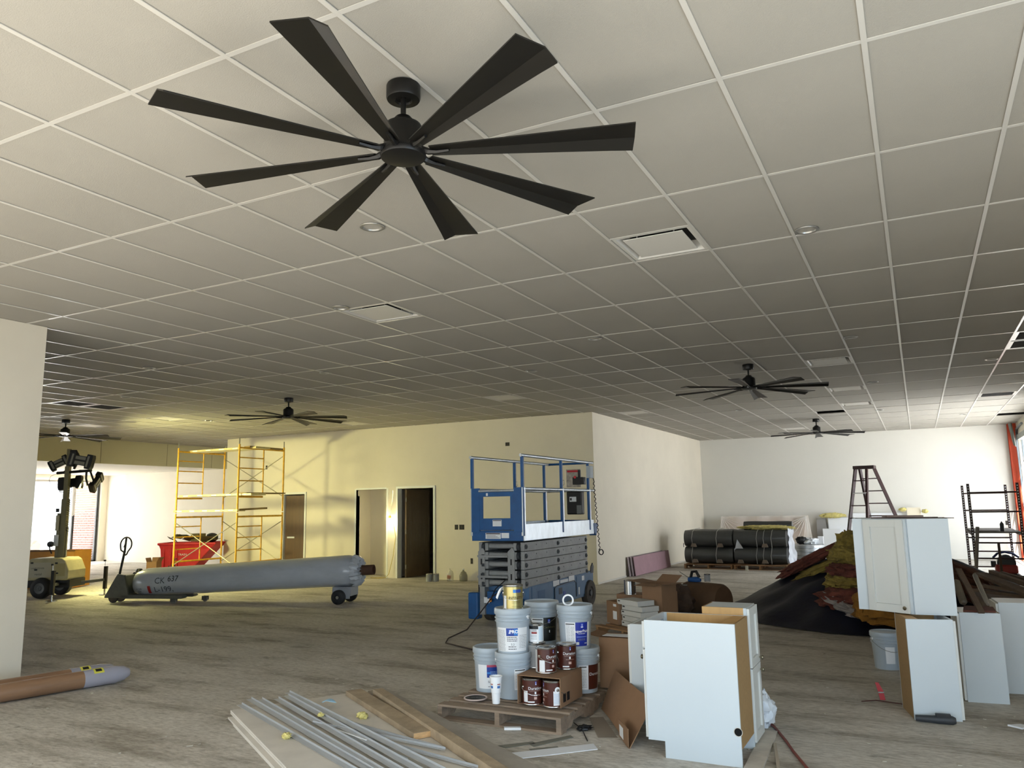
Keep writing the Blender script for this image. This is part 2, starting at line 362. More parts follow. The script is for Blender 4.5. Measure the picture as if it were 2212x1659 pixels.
w1 = bpy.data.objects.new('window_1', None); COL.objects.link(w1); w1['kind'] = 'structure'; w1.location = (-25.2, 14.1, 0)
for y in (-3.5, -1.3, 2.85-.25, 3.46): MB().bb(-.04, .04, y-.04, y+.04, .0, 2.72).build('mullion', wf, w1)
MB().bb(-.04, .04, -3.6, 3.5, 0, .05).build('sill', wf, w1); MB().bb(-.04, .04, -3.6, 3.5, 2.66, 2.72).build('head', wf, w1)
gl = M('window glass', '#ffffff', .0, alpha=.12)
for y0, y1 in ((-3.5, -1.3), (-1.3, 2.6), (2.6, 3.46)): MB().bb(-.004, .004, y0+.04, y1-.04, .05, 2.66).build('pane', gl, w1)
# baseboards
bb_m = M('dusty baseboard', '#cfcbc0', .6)
struct(MB().bb(-13.71+.07, -12.14, 15.228, 15.24, 0, .03).build('baseboard_partition', bb_m))
struct(MB().bb(-5.95, -5.938, 15.24, 24.39, 0, .035).build('baseboard_side', bb_m))
# ---- doors
frm = M('white door frame', '#dfe0dc', .45)
def doorframe(name, x0, x1, z, leaf):
    d = bpy.data.objects.new(name, None); COL.objects.link(d); d['kind'] = 'structure'; d.location = (x0, 15.24, 0); w = x1-x0
    MB().bb(-.05, .0, -.025, .15, 0, z+.05).build('jamb', frm, d, bevel=.004); MB().bb(w, w+.05, -.025, .15, 0, z+.05).build('jamb', frm, d, bevel=.004)
    MB().bb(0, w, -.025, .15, z, z+.05).build('head_jamb', frm, d); return d
d1 = doorframe('door_1', -14.44, -13.76, 2.0, 0)
lf = MB().bb(0, .66, -.022, .022, .01, 1.97).build('leaf', dwood_m, d1, loc=(.02, .05, 0)); lf.rotation_euler = (0, 0, R(6))
MB().bb(.06, .28, -.026, -.022, .9, .94).build('tape_strip', paper_m, lf)
d2 = doorframe('door_2', -10.90, -9.91, 2.06, 0)
brm = M('brown masking paper', '#6d5a3e', .6, var=.15, vs=3)
lf = MB().bb(0, .9, -.022, .022, .01, 2.04).build('leaf', brm, d2, loc=(.12, .13, 0)); lf.rotation_euler = (0, 0, R(86))
for z in (.25, 1.05, 1.8): MB().cyl((-.01, -.02, z), .012, .1, 8).build('hinge', steel_m, lf)
fx = MB()
for k in range(16):
    x = .03+k*.055; fx.add([(x, -.024, .05), (x+.03, -.032-.006*(k % 3), 1.0), (x+.02, -.024, 2.0)], [(0, 1, 2)])
fx.build('plastic_cover', M('door film', '#b9b09a', .25, alpha=.25), lf)
struct(MB().bb(-12.19, -12.14, 15.235, 15.375, 0, 2.08).bb(-11.24, -11.19, 15.235, 15.375, 0, 2.08).bb(-12.14, -11.24, 15.235, 15.375, 2.06, 2.10).build('trim_1', frm))
# ---- garage door opening on the right, track and glass panels
gd = bpy.data.objects.new('door_3', None); COL.objects.link(gd); gd['kind'] = 'structure'; gd.location = (2.42, 17.6, 0)
galv = M('galvanised track', '#7d8488', .45, metal=.7, var=.1)
for z in (0, .62, 1.24, 1.86, 2.48):
    MB().bb(.05, .09, .02, 6.28, z+.02, z+.07).build('rail', galv, gd)
    for k in range(4): MB().bb(.05, .09, .02+k*2.06, .09+k*2.06, z+.07, z+.6).build('stile', galv, gd)
MB().bb(.066, .074, .05, 6.25, .05, 3.05).build('pane', gl, gd)
MB().bb(-.06, -.02, 6.24, 6.32, 0, 3.2).build('track', galv, gd)
MB().tube([(-.03, 6.28, 3.15), (-.03, 6.24, 3.28), (-.03, 6.12, 3.36), (-.03, 5.0, 3.40)], .03, 6).build('track', galv, gd)
MB().bb(-.04, .16, .0, 6.3, 3.07, 3.2).build('header', M('door header', '#9fa39f', .6), gd)
cu = MB(); cu.sheet(lambda u, v: (-.16+.03*math.sin(u*18)+.05*v, 6.0+.35*u, 3.5-.62*v*(1-.3*u)), 16, 6)
cu.build('strip_curtain', M('grey vinyl strip', '#6c716b', .5), gd, solid=.004)
cy_ = thing('steel_column', 'orange primed steel column in the far right corner', 'column', (2.34, 24.24, 0))
MB().bb(-.11, .11, -.12, -.108, 0, CE).build('flange', orange_m, cy_); MB().bb(-.11, .11, .09, .102, 0, CE).build('flange', orange_m, cy_); MB().bb(-.012, .012, -.108, .09, 0, CE).build('web', orange_m, cy_)
MB().bb(-.12, .05, -.122, .104, 0, .012).build('base_plate', orange_m, cy_)
# ---- wall boxes
def wallbox(x, z, w=.08, h=.11, label=''):
    t = thing('outlet_box', label, 'outlet', (x, 15.24, z), 0, 'open electrical boxes in the walls')
    MB().bb(-w/2, w/2, -.003, -.001, -h/2, h/2).build('cavity', recess_m, t)
    MB().bb(-w/2, w/2, -.006, -.002, h/2-.012, h/2).bb(-w/2, w/2, -.006, -.002, -h/2, -h/2+.012).bb(-.018, .018, -.006, -.003, -.03, .03).build('bracket', M('blue box plastic', '#38302a', .6), t)
    return t
wallbox(-7.97, 2.96, .10, .08, 'open electrical box high on the partition above the lift')
wallbox(-9.30, 1.16, .09, .11, 'open electrical box beside the door, left of the pair'); wallbox(-9.16, 1.16, .13, .11, 'wide open electrical box beside the door, right of the pair')
wallbox(-8.91, .42, .06, .12, 'open electrical box low on the partition left of the lift'); wallbox(-15.1, 2.72, .06, .10, 'open electrical box high on the wall behind the scaffold')
t = wallbox(0, .45, .07, .11, 'open electrical box on the side wall in the roll shadow'); t.location = (-5.95, 21.9, .45); t.rotation_euler = (0, 0, R(90))
t = wallbox(0, .45, .07, .11, 'dark electrical box on the far wall beside the orange column'); t.location = (2.0, 24.39, .95)
# ================================================================ outside the left window
ext = MB().bb(-60, -25.31, -30, 60, -.3, -.06).bb(2.63, 40, 8, 60, -.3, -.06).build('exterior_ground', M('bright paving', '#cfcdc8', .9, var=.05)); struct(ext); struct(MB().bb(2.63, 40, -30, 8, -.3, -.06).bb(-25.3, 2.62, -30, -3.5, -.3, -.06).build('exterior_dim_ground', dimground_m))  # unseen front and near-right ground, added and darkened to limit bounce light
bw = struct(MB().bb(-27.05, -25.32, 17.86, 18.1, -.05, 3.4).build('wall_exterior_brick', M('mortar', '#c9beb2', .9)))
br_m = M('red brick', '#5e1d12', .85, var=.2, vs=6); bk = None
for r_ in range(33):
    for k in range(9):
        x = -27.02+(k+(.5 if r_ % 2 else 0))*.205; z = .02+r_*.0815
        if x > -25.45: continue
        if bk is None: bk = MB().bb(0, .19, -.012, .02, 0, .058).build('brick', br_m, bw); q = bk
        else: q = bk.copy(); COL.objects.link(q)
        q.location = (x, 17.855-random.random()*.003, z)
# ================================================================ ceiling fans
def make_fan(loc, rz, label):
    t = thing('ceiling_fan', label, 'ceiling fan', loc, rz, 'black eight-blade ceiling fans')
    MB().lathe([(0, 0), (.076, 0), (.078, -.004), (.078, -.062), (.074, -.070), (.04, -.073), (.036, -.064), (0, -.06)], 40).build('canopy', black_m, t, smooth=True)
    MB().lathe([(.0125, -.06), (.0125, -.17)], 16).build('downrod', black_m, t, smooth=True)
    MB().lathe([(0, -.155), (.035, -.155), (.042, -.163), (.05, -.175), (.082, -.195), (.088, -.21), (.088, -.30), (.094, -.318), (.098, -.325)], 40).build('motor_housing', black_m, t, smooth=True)
    MB().lathe([(.098, -.325), (.104, -.330), (.105, -.342), (.100, -.352), (.06, -.358), (0, -.360)], 40).build('hub_cap', black_m, t, smooth=True)
    for k in range(8):
        a = k*PI/4; Mx = Matrix.Rotation(a, 4, 'Z')
        b = MB(); b.m = Mx; n = 8; vs = []; fs = []; th = .006
        for i in range(n+1):
            u = i/n; r = .13+u*(1.05-.13); w = .07+.125*u; zc = -.335-.035*u
            tip = .02 if i == n else 0
            for s_, lift, dr in ((-.56*w, 0, -tip*0), (.12*w, .012+.012*u, -tip*.4), (.44*w, 0, -tip)):
                for off in (0, th): vs.append((r+dr, s_, zc-.15*s_+lift*.9+off))
        for i in range(n):
            q = i*6; p = q+6
            for (a_, b_) in ((0, 2), (2, 4)):
                fs += [(q+a_, q+b_, p+b_, p+a_), (q+a_+1, p+a_+1, p+b_+1, q+b_+1)]
            fs += [(q, p, p+1, q+1), (q+4, q+5, p+5, p+4)]
        fs += [(0, 1, 3, 2), (2, 3, 5, 4)]; e = n*6; fs += [(e, e+2, e+3, e+1), (e+2, e+4, e+5, e+3)]
        b.add(vs, fs); bl = b.build('blade', blade_m, t)
        g = MB(); g.m = Mx; g.tube([(.085, .0, -.318), (.12, 0, -.333), (.16, .0, -.338), (.215, .0, -.336)], [.016, .015, .011, .008], 6)
        g.build('blade_bracket', black_m, bl)
    return t
FANS = [(-1.95, 2.75, 17, 'large black ceiling fan nearest the camera'), (-1.99, 11.2, 2, 'black ceiling fan in the right half, left of three row diffusers'), (-2.01, 19.66, 4, 'farthest black ceiling fan, in front of the far wall'),
        (-9.58, 10.14, 20, 'black ceiling fan over the scaffold, left of centre'), (-15.52, 10.0, 12, 'leftmost black ceiling fan above the light tower')]
f0 = make_fan((FANS[0][0], FANS[0][1], CE), R(17), FANS[0][3])
for x, y, a, s_ in FANS[1:]: dup(f0, (x, y, CE), R(a), s_)
# ================================================================ cabinets.  local frame: front faces -Y, width along X, depth along +Y
knob_m = M('brushed nickel knob', '#8e8672', .3, metal=1)
def panel_door(parent, x0, x1, z0, z1, y, knob=None, inset=.055, name='door'):
    """shaker door: slab with a recessed centre panel; front at y-.019"""
    d = MB(); f = y-.019; p = y-.006; i = inset
    d.bb(x0, x0+i, f, y, z0, z1).bb(x1-i, x1, f, y, z0, z1).bb(x0+i, x1-i, f, y, z0, z0+i).bb(x0+i, x1-i, f, y, z1-i, z1).bb(x0+i, x1-i, p, y, z0+i, z1-i)
    o = d.build(name, doorcab, parent, bevel=.0015)
    if knob:
        MB().lathe([(.004, 0), (.004, .012), (.013, .016), (.0155, .022), (.012, .028), (0, .03)], 16, 'Z').build('knob', knob_m, o, smooth=True, loc=(knob[0], f, knob[1])).rotation_euler = (R(90), 0, 0)
    return o
def cabinet(name, label, w, d, h, loc, rz, toe=0, top='open', doors=(), hole=None, side=(None, None), rail=True, drawer=None, rot=None, back=None):
    t = thing(name, label, 'cabinet', loc, rz, rot=rot); th = .016
    sm = [s_ or whitecab for s_ in side]
    for k, x in enumerate((0, w-th)):
        if toe: poly = [(toe, 0), (d, 0), (d, h), (0, h), (0, .1), (toe, .1)]
        else: poly = [(0, 0), (d, 0), (d, h), (0, h)]
        Mx = Matrix(((0, 0, 1, x), (1, 0, 0, 0), (0, 1, 0, 0), (0, 0, 0, 1)))
        s_ = MB().prism(poly, 0, th, Mx)
        o = s_.build('side_panel', sm[k], t)
        if hole and hole[0] == k:
            # pipe hole: dark bore ring standing a hair proud of the panel
            yy, zz = hole[1:]; sx = -.0008 if k == 0 else w+.0008
            MB().lathe([(0, 0), (.024, 0), (.027, .0006 if k else -.0006)], 24, 'X', (sx, yy, zz)).build('pipe_hole', M('open bore', '#050505', 1), o)
            MB().lathe([(.024, 0), (.0275, 0)], 24, 'X', (sx*1.2 if k == 0 else w+.0012, yy, zz)).build('bore_edge', M('cut board edge', '#e8e2d8', .8), o)
    MB().bb(th, w-th, d-.012, d, .1 if toe else 0, h).build('back_panel', back or mdf_m, t)
    MB().bb(th, w-th, th, d-.012, (.1 if toe else 0), (.116 if toe else .016)).build('bottom_panel', ply_m, t)
    MB().bb(th, w-th, d-.02, d-.0125, .12, h-.001).build('inner_back', ply_m, t)
    for k, x in enumerate((th, w-th-.003)): MB().bb(x, x+.003, .02, d-.021, .12, h-.001).build('inner_lining', ply_m, t)
    if top == 'closed': MB().bb(th, w-th, 0, d-.012, h-.016, h).build('top_panel', whitecab, t)
    else: MB().bb(th, w-th, d-.09, d-.021, h-.015, h-.001).build('top_rail', ply_m, t); 
    z0 = .1 if toe else 0
    MB().bb(0, .04, -.019, 0, z0, h).bb(w-.04, w, -.019, 0, z0, h).bb(.04, w-.04, -.019, 0, h-.04, h).bb(.04, w-.04, -.019, 0, z0, z0+.04).build('face_frame', whitecab, t)
    if toe: MB().bb(th, w-th, toe-.002, toe+.01, 0, .1).build('toe_board', whitecab, t)
    for dd in doors: panel_door(t, *dd[:4], -.0195, dd[4] if len(dd) > 4 else None)
    if drawer: panel_door(t, *drawer, -.0195, ((drawer[0]+drawer[1])/2, (drawer[2]+drawer[3])/2), .03, 'drawer_front')
    return t
cabinet('base_cabinet', 'white base cabinet standing open-topped at the front, round pipe hole low in its side', .42, .57, .845, (-1.665, 5.54, 0), R(-90), toe=.09,
        doors=[(.012, .408, .11, .655, (.36, .60))], drawer=(.012, .408, .67, .835), hole=(1, .555, .205))
cabinet('wall_cabinet', 'white two-door cabinet with wooden side, right behind the front base cabinet', .30, .28, .89, (-1.125, 5.56, 0), R(90), top='closed',
        doors=[(.006, .294, .03, .495, (.262, .45)), (.006, .294, .50, .885, (.262, .53))], side=(ply_m, whitecab))
cabinet('wall_cabinet', 'plain white cabinet half hidden left behind the front base cabinet', .36, .36, .71, (-2.0, 6.16, 0), R(-90), side=(whitecab, whitecab), doors=[(.005, .355, .005, .705)])
# right-hand group
cabinet('wall_cabinet', 'white wall cabinet standing on the floor under the tilted corner cabinet', .38, .30, .715, (.125, 6.775, 0), R(103),
        doors=[(.006, .374, .01, .705)], side=(whitecab, whitecab))
cabinet('wall_cabinet', 'white wall cabinet standing on the floor, middle of the right-hand three', .36, .27, .69, (.19, 7.80, 0), R(-84),
        doors=[(.006, .354, .01, .68)], top='closed', side=(whitecab, whitecab))
cabinet('wall_cabinet', 'white wall cabinet at the right picture edge, board pile on top', .36, .34, .73, (.51, 8.24, 0), R(-86),
        doors=[(.006, .354, .01, .72)], top='closed', side=(whitecab, whitecab))
# diagonal corner cabinet balanced on top
t = thing('corner_cabinet', 'white diagonal corner cabinet with panelled door, perched on another cabinet', 'cabinet', (0, 0, .722))
MB().prism([(-.108, 6.945), (-.10, 6.930), (.185, 6.957), (.182, 6.973)], 0, .728).build('side_panel', whitecab, t)
MB().prism([(-.511, 7.145), (-.437, 7.134), (-.437, 7.15), (-.509, 7.161)], 0, .728).build('side_panel', whitecab, t)
MB().prism([(.182, 6.973), (.17, 7.46), (.155, 7.46), (.166, 6.973)], 0, .728).build('back_panel', mdf_m, t)
MB().prism([(-.511, 7.145), (-.51, 7.46), (-.495, 7.46), (-.496, 7.15)], 0, .728).build('side_panel', whitecab, t)
MB().prism([(.17, 7.46), (-.51, 7.46), (-.51, 7.445), (.17, 7.445)], 0, .728).build('back_panel', mdf_m, t)
for z in (0, .712): MB().prism([(-.437, 7.15), (-.105, 6.945), (.166, 6.97), (.155, 7.44), (-.495, 7.44)], z, z+.016).build('shelf_panel', whitecab, t)
e = thing('x', '', 'x'); bpy.data.objects.remove(e)
fr = bpy.data.objects.new('face_frame', None)
bpy.data.objects.remove(fr)
a_ = Vector((-.437, 7.134, 0)); b_ = Vector((-.112, 6.933, 0)); dv = (b_-a_); L_ = dv.length; ang = math.atan2(dv.y, dv.x)
ff = MB().bb(0, .035, 0, .016, 0, .728).bb(L_-.035, L_, 0, .016, 0, .728).bb(.035, L_-.035, 0, .016, .69, .728).bb(.035, L_-.035, 0, .016, 0, .035).build('face_frame', whitecab, t, loc=a_); ff.rotation_euler = (0, 0, ang)
dr = panel_door(t, .018, L_-.018, .004, .722, -.0005, (L_-.045, .045), .06); dr.location = a_; dr.rotation_euler = (0, 0, ang)
st = M('dark stain board', '#4a3a35', .8)
tag(MB().prism([(-.36, 7.05), (.08, 6.99), (.12, 7.03), (-.30, 7.12)], 1.452, 1.462).build('thin_board', st), 'thin dark board lying across the top of the corner cabinet', 'board')
tag(MB().prism([(-.24, 6.99), (.02, 6.99), (.0, 7.05), (-.28, 7.06)], 1.464, 1.476).build('scrap_board', M('grey brown board', '#6e5f58', .8)), 'grey-brown scrap board on top of the corner cabinet', 'board')
tag(MB().tube([(.02, 7.0, 1.455), (.23, 7.05, 1.452)], .003, 5).build('thin_rod', st), 'thin rod poking out over the corner cabinet top', 'rod')
# ================================================================ pails, cans, cup
CAMA = R(-62.5)
def rbody(z): return .1165+(.0135)*min(1, z/.25)
def patch(r, z0, z1, a0, a1, mat, parent, name, eps=.0008, n=14):
    f = r if callable(r) else (lambda z: r); b = MB()
    b.sheet(lambda u, v: ((f(z0+(z1-z0)*v)+eps)*math.cos(a0+(a1-a0)*u), (f(z0+(z1-z0)*v)+eps)*math.sin(a0+(a1-a0)*u), z0+(z1-z0)*v), n, 3)
    return b.build(name, mat, parent, smooth=True)
def wrap(r, zc, ac, eps=.0016):
    f = r if callable(r) else (lambda z: r)
    return lambda x, y: ((f(zc+y)+eps)*math.cos(ac+x/f(zc)), (f(zc+y)+eps)*math.sin(ac+x/f(zc)), zc+y)
def lines(r, zs, a0, a1, parent, mat, h=.0022, seed=0):
    rnd = random.Random(seed); b = MB(); f = r if callable(r) else (lambda z: r)
    for z in zs:
        aa = a0; 
        while aa < a1-.02:
            w = min(a1-aa, rnd.uniform(.05, .16)); q = lambda u, zz: ((f(zz)+.0015)*math.cos(aa+w*u), (f(zz)+.0015)*math.sin(aa+w*u), zz)
            b.quad(q(0, z), q(.5, z), q(.5, z+h), q(0, z+h)); b.quad(q(.5, z), q(1, z), q(1, z+h), q(.5, z+h)); aa += w+.02
    b.build('small_print', mat, parent, kind='stuff')
grp = M('grey print', '#777b80', .6)
def sw(parent, r, z, a, s=1):                     # little blue badge of the label
    patch(r, z-.013*s, z+.013*s, a-.065*s, a+.065*s, M('badge blue', '#3a55c0', .4), parent, 'badge', .0018, 3)
    patch(r, z-.011*s, z-.005*s, a-.05*s, a+.05*s, white_m, parent, 'badge_band', .0022, 3)
    patch(r, z-.002*s, z+.009*s, a-.012*s, a+.012*s, white_m, parent, 'badge_mark', .0022, 2)
def pail(x, y, z, label, kind, rz=0, lid=True, handle=R(150)):
    t = thing('paint_pail', label, 'paint bucket', (x, y, z), rz, 'five-gallon paint pails on the pallet'); t.scale = (1.02, 1.02, .962)
    MB().lathe([(0, .003), (.113, .003), (.1165, .0), (.1295, .232), (.131, .236), (.131, .246), (.1385, .249), (.1395, .256), (.1325, .261), (.133, .272), (.140, .275), (.141, .283), (.1335, .288), (.134, .306), (.134, .338)], 44).build('body', pail_m, t, smooth=True)
    if lid:
        l = MB().lathe([(.133, .306), (.142, .308), (.1445, .314), (.1435, .346), (.139, .355), (.131, .356), (.127, .349), (.121, .344), (0, .344)], 44).build('lid', pail_m, t, smooth=True)
        tb = MB()
        for k in range(14):
            a = k*2*PI/14+.2; tb.m = Matrix.Rotation(a, 4, 'Z'); tb.bb(.1415, .1431, -.0012, .0012, .322, .338)
        tb.build('lid_slit', ink_m, l, kind='stuff')
    for sgn in (0, PI):
        g = MB(); g.m = Matrix.Rotation(handle+sgn, 4, 'Z'); g.lathe([(.014, .131), (.014, .143), (0, .143)], 14, 'X', (0, 0, .285)); g.build('handle_lug', white_m, t)
    g = MB(); ha = handle; pts = []
    for k in range(13):
        u = k/12; a = ha+PI*u*(-1); r_ = .147; pts.append((r_*math.cos(a), r_*math.sin(a), .285-.11*math.sin(PI*u)))
    g.tube(pts, .0022, 5).build('wire_handle', steel_m, t)
    return t
A = CAMA
def wbar(t, a0, a1, z, r=rbody):
    patch(r, z-.004, z+.004, a0+.02, a1-.02, ink_m, t, 'bar_print', .0017, 6)
# stack 1 front left: upper 'PRO'
p = pail(-2.955, 5.690, .464, 'grey paint pail with blue PRO label, gold can standing on it', 'pro', handle=R(175))
lb = patch(rbody, .022, .208, A-1.15, A+1.0, paper_m, p, 'label'); patch(rbody, .145, .206, A-.42, A+.30, lblue_m, p, 'label_panel', .0014); patch(rbody, .150, .200, A+.06, A+.295, lblue2_m, p, 'label_panel', .0016)
sw(p, rbody, .178, A-.20, 1.2); text('PRO', .036, wrap(rbody, .178, A+.06, .0025), white_m, p, bold=.0012)
lines(rbody, [.132, .118, .104], A-.38, A+.26, p, ink_m, .005, 1); text('5.2', .022, wrap(rbody, .078, A-.02), ink_m, p); lines(rbody, [.057, .04], A-.3, A+.22, p, ink_m, .005, 2)
lines(rbody, [.03+.0098*k for k in range(17)], A-1.1, A-.5, p, grp, .003, 3); lines(rbody, [.05+.012*k for k in range(9)], A+.4, A+.95, p, grp, .003, 4)
# lower
p = pail(-2.955, 5.690, .130, 'grey paint pail under the PRO pail, white paper label on its right', 'plain', handle=R(200))
patch(rbody, .075, .235, A+.05, A+.78, paper_m, p, 'label'); wbar(p, A+.07, A+.76, .225); lines(rbody, [.09+.011*k for k in range(11)], A+.1, A+.4, p, grp, .003, 5); lines(rbody, [.09+.011*k for k in range(11)], A+.44, A+.74, p, grp, .003, 6)
# far left
p = pail(-3.235, 5.825, .130, 'grey paint pail at the left, blue label with red top edge', 'bl', handle=R(185))
patch(rbody, .03, .222, A-.85, A+1.1, paper_m, p, 'label'); patch(rbody, .12, .212, A-.22, A+.62, lblue_m, p, 'label_panel', .0014); patch(rbody, .204, .222, A-.22, A+.62, M('label pink', '#b84a63', .5), p, 'label_band', .0016)
lines(rbody, [.165, .155, .145], A+.0, A+.5, p, M('pale blue print', '#8fb4ea', .5), .005, 7); patch(rbody, .150, .165, A-.2, A+.02, lblue2_m, p, 'label_flash', .0017); lines(rbody, [.09, .08, .045], A-.15, A+.5, p, ink_m, .004, 8)
# middle stack
p = pail(-2.93, 6.18, .462, 'grey paint pail with black label, behind between the two front stacks', 'cash', handle=R(20))
patch(rbody, .03, .222, A-.75, A+.1, paper_m, p, 'label'); wbar(p, A-.7, A+.02, .21); lines(rbody, [.05+.012*k for k in range(12)], A-.65, A-.1, p, grp, .003, 9)
patch(rbody, .028, .226, A+.05, A+1.1, lblack_m, p, 'label_panel', .0014); sw(p, rbody, .195, A+.43, 1.3); text('Cashmere', .026, wrap(rbody, .145, A+.48, .0022), M('olive print', '#6e6a45', .5), p)
MB().sheet(lambda u, v: wrap(rbody, .10+.02*v, A+.44+.06*u)(0, 0), 2, 2).build('label_mark', white_m, p)
p = pail(-2.93, 6.18, .130, 'lower grey paint pail of the hidden middle stack', 'plain', handle=R(20))
# right stack
p = pail(-2.57, 6.045, .464, 'grey paint pail with blue SuperPaint label, tape ring on its lid', 'super', handle=R(185))
patch(rbody, .03, .222, A-.72, A+.95, paper_m, p, 'label'); wbar(p, A-.7, A-.1, .208); lines(rbody, [.045+.0115*k for k in range(14)], A-.65, A-.4, p, grp, .003, 10); lines(rbody, [.045+.0115*k for k in range(13)], A-.36, A-.14, p, grp, .003, 11)
patch(rbody, .030, .222, A-.06, A+.76, M('super blue', '#1a2f96', .4), p, 'label_panel', .0014); sw(p, rbody, .195, A+.36, 1.4); text('SuperPaint', .031, wrap(rbody, .150, A+.35, .0024), white_m, p, bold=.0006)
lines(rbody, [.128], A+.12, A+.6, p, white_m, .004, 12); patch(rbody, .102, .108, A-.0, A+.7, M('swoosh blue', '#7f97d8', .4), p, 'label_swoosh', .0017); lines(rbody, [.085, .077], A+.1, A+.6, p, grp, .004, 13); patch(rbody, .042, .064, A-.03, A+.16, white_m, p, 'label_block', .0017); lines(rbody, [.05], A+.55, A+.72, p, white_m, .006, 14)
p = pail(-2.535, 6.085, .130, 'lower right paint pail, white and brown label, under the SuperPaint pail', 'dur', handle=R(185))
patch(rbody, .03, .222, A-.3, A+.62, paper_m, p, 'label'); wbar(p, A-.28, A+.2, .21); lines(rbody, [.05+.012*k for k in range(12)], A-.2, A+.18, p, grp, .003, 15); patch(rbody, .03, .224, A+.3, A+1.2, lbrown_m, p, 'label_panel', .0014); text('Duration', .034, wrap(rbody, .150, A+.86, .0022), white_m, p)
# gallon cans
def can(x, y, z, label, kind, rz=0, r=.078, h=.186, handle=None):
    g_ = {'brown': 'brown gallon paint cans on the pallet'}.get(kind)
    t = thing('paint_can', label, 'paint can', (x, y, z), rz, g_)
    bm_ = {'brown': lbrown_m, 'gold': gold_m, 'grey': M('bare can back', '#9a9c9c', .5), 'white': white_m, 'steel': steel_m}[kind]
    MB().lathe([(r, .006), (r, h-.012)], 36).build('body', bm_, t, smooth=True)
    MB().lathe([(0, .003), (r-.003, .002), (r+.0015, 0), (r+.002, .005), (r, .008)], 36).build('bottom_rim', steel_m, t, smooth=True)
    MB().lathe([(r, h-.014), (r+.002, h-.010), (r+.002, h-.002), (r-.001, h), (r-.006, h-.003), (r-.010, h-.007), (r-.013, h-.002), (r-.02, h-.003), (r-.024, h-.008), (0, h-.008)], 36).build('lid', steel_m, t, smooth=True)
    if handle is not None:
        for s_ in (0, PI):
            q = MB(); q.m = Matrix.Rotation(handle+s_, 4, 'Z'); q.lathe([(.013, r-.002), (.011, r+.006), (0, r+.007)], 14, 'X', (0, 0, h*.66)); q.build('ear', steel_m, t, smooth=True)
        pts = []
        for k in range(15):
            u = k/14; a = handle+PI*u; rr = r+.010+.012*math.sin(PI*u); pts.append((rr*math.cos(a), rr*math.sin(a), h*.66-.05*math.sin(PI*u)))
        MB().tube(pts, .0016, 5).build('wire_handle', steel_m, t)
    return t
def duration(t, ac, r=.078, h=.186):
    text('Duration', .030, wrap(r, .118, ac), white_m, t); lines(r, [.1], ac-.6, ac+.6, t, M('pale print', '#c9a79c', .5), .002, 3); lines(r, [.073], ac-.4, ac+.5, t, M('pale print', '#c9a79c', .5), .002, 5)
    patch(r, .078, .095, ac-.08, ac+.08, white_m, t, 'label_block', .0012, 2); patch(r, .040, .058, ac-.14, ac+.14, M('pale print', '#c9a79c', .5), t, 'label_crest', .0012, 3)
    patch(r, .018, .027, ac-.75, ac-.1, white_m, t, 'label_block', .0012, 5); sw(t, r, .155, ac+.05, .95)
c = can(-2.725, 5.555, .132, 'brown Duration can inside the open carton, left one', 'brown', handle=A-1.25); duration(c, A+.25); patch(.078, .02, .10, A-1.0, A-.52, paper_m, c, 'sticker', .0014, 6)
c = can(-2.548, 5.545, .132, 'brown can inside the open carton, right one, round white lug', 'brown', handle=A+.35); duration(c, A-1.2); patch(.078, .015, .115, A-.05, A+.72, paper_m, c, 'sticker', .0014, 8); lines(.078, [.03+.008*k for k in range(9)], A+.0, A+.66, c, M('blue print', '#8fb0d8', .5), .002, 2)
q = MB(); q.m = Matrix.Rotation(A+.35, 4, 'Z'); q.lathe([(.022, .0795), (.022, .082), (0, .082)], 18, 'X', (0, 0, .123)); q.build('lug_washer', white_m, c)
c = can(-2.655, 5.655, .345, 'brown Duration can on the carton, in front, wire handle hanging', 'brown', handle=A-.72); duration(c, A+.72); patch(.078, .01, .095, A-.72, A-.15, paper_m, c, 'sticker', .0014, 6); patch(.078, .0, .17, A-1.5, A-1.0, M('grey drip', '#b9bab8', .5), c, 'paint_drip', .0013, 5)
c = can(-2.565, 5.845, .345, 'brown Duration can on the carton, behind to the right', 'brown', handle=A+2.0); duration(c, A+.28)
c = can(-2.81, 5.80, .345, 'paint can on the carton turned with its grey back label forward', 'grey', handle=A+1.9); lines(.078, [.02+.012*k for k in range(12)], A-.8, A+.5, c, grp, .002, 21)
c = can(-2.80, 5.79, .533, 'small white and black quart can on the grey-backed can', 'white', r=.056, h=.142); patch(.056, .105, .128, A-1.2, A+.3, ink_m, c, 'label_band', .001, 8); patch(.056, .07, .085, A-.7, A+.1, M('label red', '#8e2a2a', .5), c, 'label_red', .001, 5); text('1000', .02, wrap(.056, .095, A-.3), ink_m, c); lines(.056, [.03, .045, .055], A-.8, A+.1, c, grp, .003, 22)
patch(.056, .02, .12, A+.35, A+1.2, M('pale blue label', '#cfe0ee', .5), c, 'label_side', .001, 6)
c = can(-2.935, 5.665, .800, 'gold paint can standing on the pail with the PRO label', 'gold', handle=A-1.5); text('INFINITY', .029, wrap(.078, .088, A+.28), M('dark gold print', '#4e421a', .5), c, bold=.0004); lines(.078, [.06, .05, .022], A-.15, A+.75, c, M('dark gold print', '#4e421a', .5), .002, 9)
patch(.078, .128, .152, A+.3, A+.85, lblue_m, c, 'label_blue', .0013, 5); patch(.078, .128, .152, A+.0, A+.28, lblue2_m, c, 'label_blue', .0013, 5); patch(.078, .0, .105, A-1.15, A-.75, paper_m, c, 'sticker', .0013, 5)
